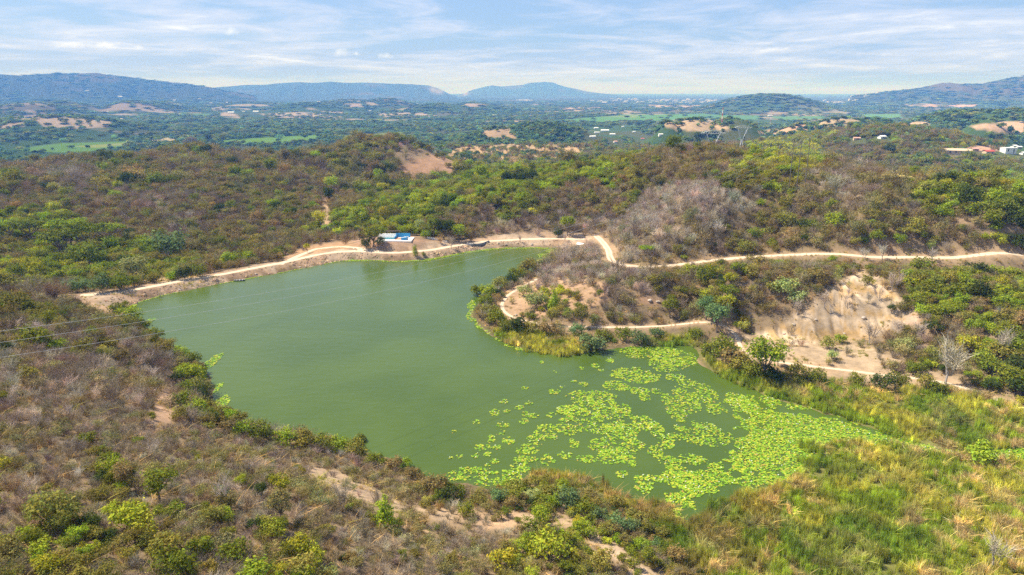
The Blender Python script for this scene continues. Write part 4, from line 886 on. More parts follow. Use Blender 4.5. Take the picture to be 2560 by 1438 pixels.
keep &= rng.uniform(size=len(cx)) < np.where(br_ > .35, np.where((px > 1230) & (px < 1560) & (py > 690) & (py < 800), .5, np.where((px > 1850) & (py > 862), .38, np.where(py > 1150, .22, .10))), 1.0)
zl[(np.hypot(cx, cy) > 1050) & (zl == 'G')] = 'o'
dn = np.array([MIX[k][3] if k in MIX else 0 for k in zl]); keep &= rng.uniform(size=len(cx)) < dn
keep &= fbm(cx / (csp * 4), cy / (csp * 4), 130, 2) > np.where(np.isin(zl, ('G', 'g', 'p')), .0, np.where(np.hypot(cx, cy) > 280, .10, .24))
# leave room for the plants placed by hand
hm = np.zeros(len(cx), bool)
for i in range(len(HX)): hm |= (np.abs(cx - HX[i]) < HWD[i] * .33) & (np.abs(cy - HY[i]) < HWD[i] * .33)
keep &= ~hm
for a_, b_2 in HOUSE_PX: keep &= ~((np.hypot(cx, cy) > 600) & (np.abs(px - a_) < 26) & (py > b_2 - 5) & (py < b_2 + 22))
for d_ in (1.5, 3, 5, 7, 9, 12, 15, 18, 22):      # open sight lines over the roads and the bare ground
    q_ = 1 + d_ / np.hypot(cx, cy); x2, y2 = cx * q_, cy * q_; a_, _, k_ = road_dist(x2, y2, 6.); near_ = np.hypot(cx, cy) < 520
    hid = (cz + np.where(cx * 0 + csp > 3, 1.9, 1.4) * csp) > CAM_Z + (gz(x2, y2) - CAM_Z) / q_
    keep &= ~((a_ < .1) & near_ & hid & (rng.uniform(size=len(cx)) < np.where(k_ == 3, .55, .93)))
    if d_ < 10: keep &= ~((grid_lookup(bare, x2, y2) > .5) & (br_ < .35) & near_ & hid & (rng.uniform(size=len(cx)) < .65))
for a_, b_2 in HOUSE_PX: keep &= ~((np.hypot(cx, cy) > 600) & (np.abs(px - a_) < 26) & (py > b_2 - 5) & (py < b_2 + 22))
for d_ in (1.5, 3.0, 4.5, 6.0, 8.0, 10.0):      # open sight lines over the roads
    q_ = 1 + d_ * (csp / 3.) / np.hypot(cx, cy); a_, _, k_ = road_dist(cx * q_, cy * q_, 6.); keep &= ~((a_ < .2) & (rng.uniform(size=len(cx)) < .85))
    if d_ < 5: keep &= ~((grid_lookup(bare, cx * q_, cy * q_) > .5) & (br_ < .35) & (np.hypot(cx, cy) < 520) & (rng.uniform(size=len(cx)) < .7))
platx, platy, _z = hit(1003, 600)
keep &= np.hypot(cx - platx, cy - platy) > 15
cx, cy, cz, csp, zl, px, py, dep, lsd = [a[keep] for a in (cx, cy, cz, csp, zl, px, py, dep, lsd)]
def pick(opts, n):
    wgt = np.array([o[1] for o in opts], float); return np.array([o[0] for o in opts])[rng.choice(len(opts), n, p=wgt / wgt.sum())]
N0 = len(cx); typ = np.zeros(N0, int); cname = np.empty(N0, 'U10'); tname = np.empty(N0, 'U10')
# colours and kinds come in drifts, not as salt and pepper
drift = fbm(cx / (csp * 5), cy / (csp * 5), 140, 3); drift = (np.argsort(np.argsort(drift)) + .5) / N0; mixr = np.where(rng.uniform(size=N0) < .55, drift, rng.uniform(size=N0))
for k, (wg, lc, tcs, dn) in MIX.items():
    m = np.nonzero(zl == k)[0]
    if not len(m): continue
    typ[m] = np.searchsorted(np.cumsum(wg), mixr[m]).clip(0, 2); cname[m] = pick(lc, len(m)); tname[m] = pick(tcs, len(m))
size = csp * np.exp(rng.normal(0, .22, N0)) * np.where(typ == 0, 1.55, np.where(np.hypot(cx, cy) < 140, 1.5, 1.7))
size = np.where((typ == 0) & (rng.uniform(size=N0) < .12), size * 1.5, size)
tint = np.array([LEAFC[c] for c in cname]); tw3 = np.array([TWIGC[c] for c in tname])
tint = np.where((typ == 1)[:, None], tw3, np.where((typ == 2)[:, None], tint * .65 + tw3 * .35, tint))
tint *= np.exp(rng.normal(0, .16, N0))[:, None] * np.exp(rng.normal(0, .05, (N0, 3)))
SHP = {0: ['bush0', 'bush1', 'bush2', 'bush3', 'tree0', 'tree2'], 1: ['dry0', 'dry1', 'dry2', 'dry3', 'dry4'], 2: ['semi0', 'semi1', 'semi2', 'semi3']}
KND = {0: 'leafy_bush', 1: 'leafless_shrub', 2: 'half_bare_shrub'}
shp = np.array([SHP[t_][rng.integers(4 if (t_ == 0 and rng.uniform() < .8) else len(SHP[t_]))] for t_ in typ])
hsc = rng.uniform(.75, 1.2, N0) * np.where((typ > 0) & (np.hypot(cx, cy) < 200), .85, 1); rz_ = rng.uniform(0, 6.28, N0)
# which of them the photograph shows largest: sight line to the top clear of the ground
vis = np.ones(N0, bool); top = cz + size * .7
for s in np.linspace(.25, .97, 40):
    vis &= gz(cx * s, cy * s) < CAM_Z + (top - CAM_Z) * s
pxs = size * FPX / dep; infr = (px > 10) & (px < 2550) & (py < 1440) & (py > 300) & vis
solo = np.zeros(N0, bool); 
n_hand_leafy = len(HAND)
for t_, lim in ((0, 300), (1, 300), (2, 300)):
    lim_ = lim if t_ else max(20, 300 - sum(1 for p_ in plants if p_[0] == 'leafy_bush'))
    ids = np.nonzero((typ == t_) & infr)[0]; ids = ids[np.argsort(-pxs[ids])][:lim_]; solo[ids] = True
for i in np.nonzero(solo)[0]:
    cw = cname[i] if typ[i] != 1 else {'grey': 'grey', 'pale': 'palegrey', 'brown': 'brown', 'dark': 'grey'}[tname[i]]
    plants.append((KND[typ[i]], shp[i], cx[i], cy[i], cz[i] - .1, size[i], hsc[i], rz_[i], tint[i], cw, px[i], py[i], pxs[i], False))
rest = ~solo
ALLS = sum(SHP.values(), []); vi = np.array([ALLS.index(s) for s in shp])
o = scatter_stuff('scrubland', np.stack([cx, cy, cz - .1], -1)[rest], np.stack([size, size, size * hsc], -1)[rest], rz_[rest], tint[rest], vi[rest], ALLS)
tag(o, 'mixed dry and green scrub covering the hills round the lake', 'scrub', kind='stuff')
print('plants', N0, 'single', len(plants))

# labels: look, size and place; what is still alike is told apart by order, dense thickets share one
def region(px, py, x, y):
    r = math.hypot(x, y); s = float(poly_sd(np.array([x]), np.array([y]), LAKE)[0]) if r < 600 else 99
    if r < 175 and s < 9 and px < 640: return 'along the left bank of the lake'
    if s < 9 and py > 1040 and px < 1720: return 'along the near bank of the lake'
    if r < 130 and px < 460: return 'on the bottom-left hillside'
    if r < 130 and px < 900: return 'on the near slope'
    if r < 140 and px < 1720: return 'beside the near dirt track'
    if px < 460 and r < 235: return 'on the left spur above the lake'
    if s < 14 and r > 280 and px > 820 and px < 1480: return 'beside the far shore road'
    if px < 830 and r < 330: return 'behind the dirt dam'
    if px < 830 and r < 520: return 'in the hollow beyond the dam'
    if px < 1000 and r >= 520: return 'on the hills beyond the dam'
    if px < 1500 and r >= 480: return 'on the bare-sided middle hill'
    if px < 1620 and py < 610: return 'on the slope above the far shore'
    if px < 1250 or (px < 1420 and py < 720): return 'on the tip of the peninsula'
    if px < 1740 and py > 640: return 'on the peninsula in the lake'
    if py < 480: return 'on the crest of the right ridge'
    if py < 640: return 'on the ridge above the dirt road'
    if s < 14: return 'along the reedy right bank'
    if py > 1000: return 'in the reed marsh at bottom right'
    if px < 2300: return 'around the pale cut bank'
    return 'on the slope at far right'
NOUN = {'leafy_bush': 'bush', 'leafy_tree': 'tree', 'umbrella_tree': 'flat-topped tree', 'bare_tree': 'bare tree', 'leafless_shrub': 'leafless shrub', 'half_bare_shrub': 'half-bare shrub'}
ORD = ['first', 'second', 'third', 'fourth', 'fifth', 'sixth', 'seventh', 'eighth', 'ninth', 'tenth', 'eleventh', 'twelfth']
NUM = ['zero', 'one', 'two', 'three', 'four', 'five', 'six', 'seven', 'eight', 'nine', 'ten', 'eleven', 'twelve']
bucket = {}
for i, p_ in enumerate(plants):
    reg = region(p_[10], p_[11], p_[2], p_[3]); szw = 'big' if p_[12] > 62 else ('small' if p_[12] < 34 else 'medium')
    if p_[0] in ('leafless_shrub', 'half_bare_shrub'): szw = ''
    bucket.setdefault((p_[0], reg, p_[9], szw), []).append(i)
LBL = {}
for (kd, reg, cw, szw), ids in bucket.items():
    ids.sort(key=lambda i: plants[i][10]); nn = NOUN[kd]; c_ = CWORD.get(cw, cw)
    adj = ' '.join(q for q in (szw, c_) if q and not (kd == 'bare_tree' and q == szw))
    plural = {'bush': 'bushes'}.get(nn, nn + 's')
    grp = '%s %s' % (plural, reg)
    for j, i in enumerate(ids):
        n = len(ids)
        if n == 1: l_ = 'lone %s %s %s' % (adj, nn, reg)
        elif n == 2: l_ = '%s of two %s %s %s' % (('left', 'right')[j], adj, plural, reg)
        elif n <= 12: l_ = '%s from left of %s %s %s %s' % (ORD[j], NUM[n], adj, plural, reg)
        else: l_ = '%s %s packed among its like %s' % (adj, nn, reg); grp = '%s %s %s' % (adj, plural, reg)
        LBL[i] = (l_, grp)
for i, p_ in enumerate(plants):
    kind, shape, x, y, z, wd, hs, rz, tn, cw = p_[:10]
    o = plant(kind, shape, (x, y, z), wd, hs, rz, tn)
    tag(o, LBL[i][0], NOUN[kind].split()[-1], LBL[i][1])

# ------------------------------------------------------------------ valley woodland
def woods():
    P = []
    for r0, r1, sp in ((1000, 1500, 9.0), (1500, 2200, 13.), (2200, 3200, 19.), (3200, 4600, 27.), (4600, 7000, 42.), (7000, 10500, 75.)):
        gx_ = np.arange(-r1 * .75, r1 * .75, sp); gy_ = np.arange(r0 * .6, r1, sp); a, b = np.meshgrid(gx_, gy_)
        a = a.ravel() + rng.uniform(-.48, .48, a.size) * sp; b = b.ravel() + rng.uniform(-.48, .48, b.size) * sp
        q = np.hypot(a, b); m = (q > r0) & (q <= r1) & (np.abs(np.arctan2(a, b)) < radians(42)); P.append(np.stack([a[m], b[m], np.full(m.sum(), sp)], -1))
    P = np.concatenate(P); x, y, s = P.T
    b_ = grid_lookup(bare, x, y); dens = fbm(x / 300., y / 300., 150, 4); dens2 = fbm(x / 90., y / 90., 151, 3)
    green = grid_lookup(fc[..., 1] - fc[..., 0], x, y)
    k = np.where(b_ > .35, np.where(green > .04, .02, .16), np.clip((dens - .34) * 4.2, .12, 1) * np.clip((dens2 - .25) * 3, .25, 1))
    k = np.where((b_ <= .35) & (grid_lookup(fc[..., 0], x, y) > .26), .10, k)
    k = np.where(np.hypot(x, y) < 1400, k * .85, k)
    m = rng.uniform(size=len(x)) < k; x, y, s = x[m], y[m], s[m]; n = len(x)
    hp_ = np.array(HOUSE_PX); tx_, ty_, _ = project(x, y, gz(x, y)); ok_ = np.ones(n, bool)
    for a_, b_2 in hp_: ok_ &= ~((np.abs(tx_ - a_) < 24) & (ty_ > b_2 - 5) & (ty_ < b_2 + 17))
    x, y, s = x[ok_], y[ok_], s[ok_]; n = len(x)
    wd = s * rng.uniform(.8, 1.7, n); hh = np.minimum(wd * rng.uniform(.8, 1.1, n), rng.uniform(9, 17, n)) 
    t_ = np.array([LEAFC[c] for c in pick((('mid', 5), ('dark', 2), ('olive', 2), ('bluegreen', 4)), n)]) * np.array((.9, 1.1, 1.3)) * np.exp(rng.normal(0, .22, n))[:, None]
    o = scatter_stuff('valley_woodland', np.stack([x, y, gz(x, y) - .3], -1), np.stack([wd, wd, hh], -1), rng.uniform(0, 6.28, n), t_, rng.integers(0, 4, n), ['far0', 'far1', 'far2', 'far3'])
    tag(o, 'hazy woodland spreading over the wide valley floor', 'woodland', kind='stuff'); print('woods', n)
woods()

# ------------------------------------------------------------------ reeds and dry grass
def reeds():
    X = []; 
    for pl in REEDW:
        a = np.array(pl); x0, y0 = a.min(0); x1, y1 = a.max(0); y0 = max(y0, 40); n = int((x1 - x0) * (y1 - y0) * 2.6)
        x = rng.uniform(x0, x1, n); y = rng.uniform(y0, y1, n); s = poly_sd(x, y, pl); m = (s < 1.6 * rng.uniform(-.2, 1, n)) | ((s < 8) & (pl is REEDW[0])) & (np.abs(np.arctan2(x, y)) < radians(60)) & (np.hypot(x, y) > 55); X.append(np.stack([x[m], y[m]], -1))
    x, y = np.concatenate(X).T; ls = poly_sd(x, y, LAKE); pq, _q, _d = project(x, y, 0 * x); m = ls > -2.6 * np.clip(fbm(x / 4., y / 4., 165, 3) * 2.4 - .75, 0, 1) - np.where((pq > 1990) & (pq < 2300), 7 * (fbm(x / 3., y / 3., 166, 2) > .56), 0)
    m &= fbm(x / 2.6, y / 2.6, 167, 2) > .25
    x, y = x[m], y[m]; n = len(x); px, py, _d = project(x, y, 0 * x)
    A_ = fbm(x / 7., y / 7., 160, 3); B_ = fbm(x / 22., y / 22., 161, 3); C_ = fbm(x / 2.5, y / 2.5, 162, 2)
    green = sstep(A_, .40, .58)[:, None]; 
    t_ = np.array((.54, .53, .10)) * (1 - green) + np.array((.36, .46, .05)) * green
    tanf = (sstep(C_, .53, .64) * sstep(B_, .35, .55))[:, None]; t_ = t_ * (1 - tanf) + np.array((.66, .53, .27)) * tanf
    dk = (sstep(fbm(x / 12., y / 12., 163, 3), .54, .66) * .5)[:, None]; t_ = t_ * (1 - dk) + np.array((.15, .27, .05)) * dk
    rust = ((px < 1950) & (py > 1150))[:, None] * .45 * sstep(fbm(x / 5., y / 5., 164, 2), .4, .6)[:, None]; t_ = t_ * (1 - rust) + np.array((.46, .33, .11)) * rust
    t_ = t_ * np.exp(rng.normal(0, .26, n) + 1.1 * (fbm(x / 1.8, y / 1.8, 168, 2) - .5))[:, None]
    lod = (rng.uniform(size=n) < .04 + .45 * tanf[:, 0]); v = np.where(lod, 3 + rng.integers(0, 2, n), rng.integers(0, 3, n))
    hh = rng.uniform(1.1, 2.3, n) * (.45 + 1.1 * fbm(x / 3.2, y / 3.2, 169, 2)); wd = rng.uniform(.8, 1.25, n) * np.where(lod, 1.15, 1)
    hh = np.where(px < 1760, hh * .95, hh)
    o = scatter_stuff('reeds', np.stack([x, y, np.maximum(gz(x, y), 0) - .08], -1), np.stack([wd, wd, hh], -1), rng.uniform(0, 6.28, n), t_, v, ['reed0', 'reed1', 'reed2', 'lodged0', 'lodged1'], M_BLADE)
    tag(o, 'green and straw-coloured reeds filling the marsh and banks', 'reeds', kind='stuff'); print('reeds', n)
    # dry grass and small weeds on the bare ground and between the shrubs
    n = 26000; q = np.sqrt(rng.uniform(50. ** 2, 330. ** 2, n)); a = rng.uniform(-radians(42), radians(42), n); x = q * np.sin(a); y = q * np.cos(a)
    ls = poly_sd(x, y, LAKE); rd_, _, _ = road_dist(x, y); b_ = grid_lookup(bare, x, y); g_ = fbm(x / 5., y / 5., 170, 3)
    m = (ls > 1.0) & (rd_ > .3) & (in_reeds(x, y) > 0) & ((b_ < .3) | ((g_ > .52) & (rng.uniform(size=n) < .8))) & (np.hypot(x - platx, y - platy) > 12)
    x, y = x[m], y[m]; n = len(x); g_ = g_[m]
    t_ = np.array((.62, .47, .24)) * (1 - .0) + 0 * x[:, None]; gg = sstep(g_, .5, .68)[:, None]; t_ = t_ * (1 - gg) + np.array((.42, .42, .11)) * gg; t_ *= np.exp(rng.normal(0, .2, n))[:, None]
    wd = rng.uniform(.7, 1.5, n); hh = rng.uniform(.3, .9, n)
    o = scatter_stuff('dry_grass', np.stack([x, y, gz(x, y) - .04], -1), np.stack([wd, wd, hh], -1), rng.uniform(0, 6.28, n), t_, rng.integers(0, 3, n), ['reed0', 'reed1', 'lodged0'], M_BLADE)
    tag(o, 'straw-coloured dry grass tufts between the shrubs', 'grass', kind='stuff')
reeds()

def stones():
    a = np.array([p for p in LAKE[:19]]); n = 60000; x = rng.uniform(a[:, 0].min() - 14, a[:, 0].max() + 8, n); y = rng.uniform(a[:, 1].min() - 8, a[:, 1].max() + 14, n)
    s_ = poly_sd(x, y, LAKE); f_ = grid_lookup(damf, x, y); rd_, _, _ = road_dist(x, y); m = (s_ > -.3) & (s_ < 9) & (f_ > .4) & (rd_ > .6) & (fbm(x / 4., y / 4., 410, 3) > .44) & (rng.uniform(size=n) < .55)
    x, y = x[m], y[m]; n = len(x); w_ = np.exp(rng.normal(-.75, .42, n)); t_ = np.array((.52, .40, .28)) * np.exp(rng.normal(0, .3, n))[:, None] * np.exp(rng.normal(0, .06, (n, 3)))
    o = scatter_stuff('rubble', np.stack([x, y, gz(x, y) + .02], -1), np.stack([w_, w_ * .8, w_ * .8], -1), rng.uniform(0, 6.28, n), t_, rng.integers(0, 3, n), ['stone0', 'stone1', 'stone2'], M_TWIG)
    tag(o, 'loose tan stones covering the water face of the dam', 'rubble', kind='stuff'); print('stones', n)
stones()

# ------------------------------------------------------------------ water lilies
lm, t = material('lily_pad')
rp = t.node('ShaderNodeNewGeometry').outputs['Random Per Island']
cr = t.node('ShaderNodeValToRGB', ins={0: rp}); e = cr.color_ramp; e.interpolation = 'LINEAR'
e.elements[0].color = (.13, .27, .02, 1); e.elements[1].position = .55; e.elements[1].color = (.25, .41, .026, 1)
for p_, c in ((.30, (.18, .34, .022, 1)), (.80, (.44, .48, .035, 1)), (.93, (.40, .40, .045, 1)), (.985, (.38, .27, .06, 1))): q = e.elements.new(p_); q.color = c
p = t.node('ShaderNodeBsdfPrincipled', ins={'Base Color': cr.outputs[0], 'Roughness': .6, 'Specular IOR Level': .15})
t.node('ShaderNodeOutputMaterial', ins={0: p.outputs[0]})
M_FLOWER = plain('lily_flower', (.86, .84, .78), .6, .05)
def pads(x, y, r_, rad):
    """round floating leaves with a notch, slightly cupped and tilted"""
    n = len(x); k = 7; an = np.linspace(.25, 2 * pi - .25, k); rot = r_.uniform(0, 2 * pi, n)[:, None]; q = rad[:, None]
    tx = r_.normal(0, .10, n)[:, None]; ty = r_.normal(0, .10, n)[:, None]; lift = r_.uniform(.02, .13, n)[:, None]
    ux = np.cos(an + rot) * q; uy = np.sin(an + rot) * q
    V = np.stack([x[:, None] + ux, y[:, None] + uy, lift + ux * tx + uy * ty + .03 * q], -1)
    Cn = np.stack([x, y, lift[:, 0]], -1)[:, None]
    V = np.concatenate([Cn, V], 1).reshape(-1, 3); b = np.arange(n)[:, None, None] * (k + 1)
    tri = np.array([[0, i + 1, i + 2] for i in range(k - 1)])[None] + b
    V[:, 2] = np.maximum(V[:, 2], .012)
    return V, tri.reshape(-1, 3)
def flowers(x, y, r_):
    n = len(x); mb_v = []; mb_f = []
    for i in range(n):
        s = r_.uniform(.10, .19); z = r_.uniform(.12, .25); a0 = r_.uniform(0, 6)
        base = len(mb_v) * 1
        for j in range(5):
            a = a0 + j * 2 * pi / 5; c_, s_ = cos(a), sin(a)
            o_ = len(mb_v); mb_v += [(x[i], y[i], z - .03), (x[i] + s * .6 * cos(a - .5), y[i] + s * .6 * sin(a - .5), z + .04), (x[i] + s * c_, y[i] + s * s_, z + .10), (x[i] + s * .6 * cos(a + .5), y[i] + s * .6 * sin(a + .5), z + .04)]
            mb_f.append((o_, o_ + 1, o_ + 2, o_ + 3))
    return np.array(mb_v), np.array(mb_f)
def lily_points(cx_, cy_, rx, ry, dens, holes=.42):
    """points of an ellipse given in photograph pixels, laid on the water"""
    wx, wy = at_z(cx_, cy_, 0.); ex, _ = at_z(cx_ + rx, cy_, 0.); _, e1 = at_z(cx_, cy_ - ry, 0.); _, e2 = at_z(cx_, cy_ + ry, 0.)
    ax = abs(float(ex - wx)); ay = abs(float(e1 - e2)) / 2; yc = float(e1 + e2) / 2
    n = max(6, int(pi * ax * ay * dens)); a = rng.uniform(0, 2 * pi, n); q = np.sqrt(rng.uniform(0, 1, n)); x = float(wx) + ax * q * np.cos(a); y = yc + ay * q * np.sin(a)
    edge = q + .95 * (fbm(x / 2.2, y / 2.2, 180, 3) - .5)
    m = (edge < .98) & (fbm(x / .8 + 3, y / .8, 181, 2) > holes - .02)
    return x[m], y[m]
RAFTS = [(1525,901,12,6),(1490,916,12,6),(1502,926,8,4),(1455,921,7,4),(1387,931,6,4),(1458,961,14,6),(1433,953,8,4),(1408,968,8,4),(1386,980,14,7),(1313,971,10,5),(1260,1005,12,6),(1322,1008,10,5),(1300,1020,12,6),(1265,1029,10,5),(1236,1032,13,9),(1354,906,6,4),
 (1135,1081,8,5),(1191,1055,11,6),(1256,1062,18,7),(1251,1082,13,7),(1230,1092,9,5),(1228,1104,10,6),(1272,1102,16,9),(1310,1054,13,7),(1313,1035,11,7),(1334,1040,14,6),(1379,1038,13,6),(1206,1119,22,8),(1243,1119,10,6),(1127,1144,7,5),(1147,1141,9,5),(1188,1139,10,6),(1221,1136,11,7),(1235,1154,12,8),(1219,1166,6,5),(1369,1150,18,14),(1335,1150,9,6),(1414,1139,20,10),(1466,1148,25,10),(1572,1153,20,16),(1555,1187,16,9),(1619,1200,38,13),(1609,1222,24,12),(1639,1130,20,16),(1663,1112,21,12),(1643,1075,22,22),(1606,1058,28,22),(1559,1028,24,18),
 (1599,978,25,9),(1614,995,16,9),(1646,980,15,9),(1683,1093,20,10),(1673,1156,28,16),(1542,965,35,13),(1589,939,62,20),(1428,1027,36,14),(1850,1008,32,26),(1928,1005,22,16),(1995,1018,35,8),(1982,995,30,7),(1733,1150,38,15),(1730,1220,28,14),(1384,1096,9,5),(1760,1065,30,8),(1736,1058,10,6),(1700,1070,16,8)]
PATCH = [(1622,882,75,18),(1690,896,56,24),(1666,912,50,22),(1481,1000,70,26),(1498,1020,55,22),(1445,1030,52,14),(1505,1059,62,28),(1555,1080,45,24),(1542,1116,75,24),(1522,1143,42,18),(1367,1079,36,18),(1340,1100,24,14),(1421,1066,34,28),(1434,1109,13,16),(1305,1146,20,26),(1320,1122,30,15),(1300,1172,26,16),(1686,1020,26,38),(1717,1000,32,36),(1767,990,30,34),(1790,1025,26,15),(1767,1092,66,26),(1180,1188,70,20),(1270,1190,44,14),(1240,1205,60,12),(1700,1195,46,30),(1720,960,30,14),(1690,945,26,10),(1880,1000,26,12)]
DENSE_PX = [(1815,985),(1880,1010),(1950,1028),(2050,1038),(2150,1062),(2250,1092),(2380,1112),(2480,1110),(2600,1100),(2600,1180),(2440,1165),(2330,1150),(2230,1140),(2130,1105),(2070,1125),(2050,1155),(2005,1200),(1930,1235),(1880,1240),(1840,1215),(1780,1225),(1745,1255),(1715,1320),(1680,1290),(1672,1250),(1690,1215),(1660,1195),(1690,1165),(1760,1170),(1820,1140),(1850,1100),(1855,1055),(1835,1020)]
FRINGE = [(530,905,16,22),(536,972,16,18),(550,1010,20,26),(562,1044,22,14),(560,1062,20,8),(1185,788,20,18),(1205,812,18,11),(1178,762,11,11),(1226,828,15,8),(1248,846,10,7),(1365,640,28,6),(1345,656,26,6),(1380,628,16,6),(1276,864,16,5),(1300,872,12,5),(372,805,12,10),(1000,645,40,3),(1420,888,24,5),(680,1092,40,10)]
def lilies():
    for i, (cx_, cy_, rx, ry) in enumerate(RAFTS):
        x, y = lily_points(cx_, cy_, rx * 1.04, ry * 1.03, 9.0); s = poly_sd(x, y, LAKE); x, y = x[s < -.3], y[s < -.3]
        if len(x) < 4: continue
        V, F = pads(x, y, rng, rng.uniform(.11, .31, len(x)))
        ox, oy = x.mean(), y.mean(); V = V - np.array([ox, oy, 0])
        o = obj('lily_raft', mesh_np('lily_raft', V, [F], [lm])); o.location = (ox, oy, 0)
        fx = rng.uniform(size=len(x)) < .03
        if fx.any():
            fv, ff = flowers(x[fx], y[fx], rng); fo = obj('flower', mesh_np('flower', fv - np.array([ox, oy, 0]), [ff], [M_FLOWER]), o)
        RAFT_OBJ.append((cx_, cy_, rx * ry, o))
    X = []; Y = []
    for p_ in PATCH:
        x, y = lily_points(*p_, 7.5); X.append(x); Y.append(y)
    for p_ in FRINGE:
        x, y = lily_points(*p_, 9, .30); X.append(x); Y.append(y)
    dw = [tuple(float(q) for q in at_z(a, b, 0.)) for a, b in DENSE_PX]; a = np.array(dw); n = int(np.prod(a.max(0) - a.min(0)) * 10.0)
    x = rng.uniform(a[:, 0].min(), a[:, 0].max(), n); y = rng.uniform(a[:, 1].min(), a[:, 1].max(), n); s = poly_sd(x, y, dw) + (fbm(x / 3., y / 3., 190, 3) - .5) * 9
    m = (s < 0) & (fbm(x / 1.3, y / 1.3, 191, 2) > .23) & (np.abs(np.arctan2(x, y)) < radians(44)) & ((fbm(x / 9., y / 9., 192, 3) > .36) | (s < -6)); X.append(x[m]); Y.append(y[m])
    # a thin green rim along the dam and the far shore
    ex = [(330,766),(345,756),(400,739),(470,726),(550,709),(620,696),(700,682),(770,668),(830,656),(880,649),(940,649),(1000,652),(1050,650),(1100,642),(1150,632),(1200,624),(1260,619),(1330,618),(1395,620)]
    wx = np.array([at_z(p_[0], p_[1], 0.) for p_ in ex], float); rx_, ry_ = densify(wx[:, 0], wx[:, 1], .16); n = len(rx_)
    px_, _, _ = project(rx_, ry_, 0 * rx_); wdt = np.where(px_ > 860, 3.2, .9) * (.35 + 1.3 * fbm(rx_ / 6, ry_ / 6, 195, 3)); wdt *= np.where(px_ > 860, 1, fbm(rx_ / 9, ry_ / 9, 196, 2) > .45)
    for rep in range(6):
        nx_ = -np.gradient(ry_); ny_ = np.gradient(rx_); L_ = np.hypot(nx_, ny_); u_ = rng.uniform(0, 1, n) * wdt; mm = (rng.uniform(size=n) < np.where(px_ > 860, .6, .28)) & (u_ > .05); X.append((rx_ + nx_ / L_ * -u_)[mm]); Y.append((ry_ + ny_ / L_ * -u_)[mm])
    x = np.concatenate(X); y = np.concatenate(Y); s = poly_sd(x, y, LAKE); m = s < .1; x, y = x[m], y[m]
    V, F = pads(x, y, rng, rng.uniform(.10, .30, len(x)))
    o = tag(obj('water_lilies', mesh_np('water_lilies', V, [F], [lm])), 'dense carpet of yellow-green water lily pads on the lake', 'water lilies', kind='stuff')
    fx = rng.uniform(size=len(x)) < .017; fv, ff = flowers(x[fx], y[fx], rng)
    tag(obj('flowers', mesh_np('flowers', fv, [ff], [M_FLOWER]), o), kind='stuff')
    print('pads', len(x))
RAFT_OBJ = []
lilies()
def raft_area(px, py):
    if px > 1660: return 'off the reedy right bank'
    if py < 985: return 'below the peninsula' if px > 1500 else 'in open water below the peninsula'
    if py > 1112: return 'near the reeds' if px > 1350 else 'off the near bank'
    return 'in open water at mid lake' if px < 1400 else 'among the big lily patches'
bk = {}
for cx_, cy_, ar, o in RAFT_OBJ: bk.setdefault((raft_area(cx_, cy_), 'tiny' if ar < 60 else ('small' if ar < 130 else 'broad')), []).append((cx_, o))
for (reg, szw), lst in bk.items():
    lst.sort(key=lambda q: q[0])
    for j, (_, o) in enumerate(lst):
        n = len(lst)
        tag(o, ('lone %s lily raft %s' % (szw, reg)) if n == 1 else '%s from left of %s %s lily rafts %s' % (ORD[min(j, 11)], NUM[min(n, 12)], szw, reg), 'lily pads', 'floating lily rafts')

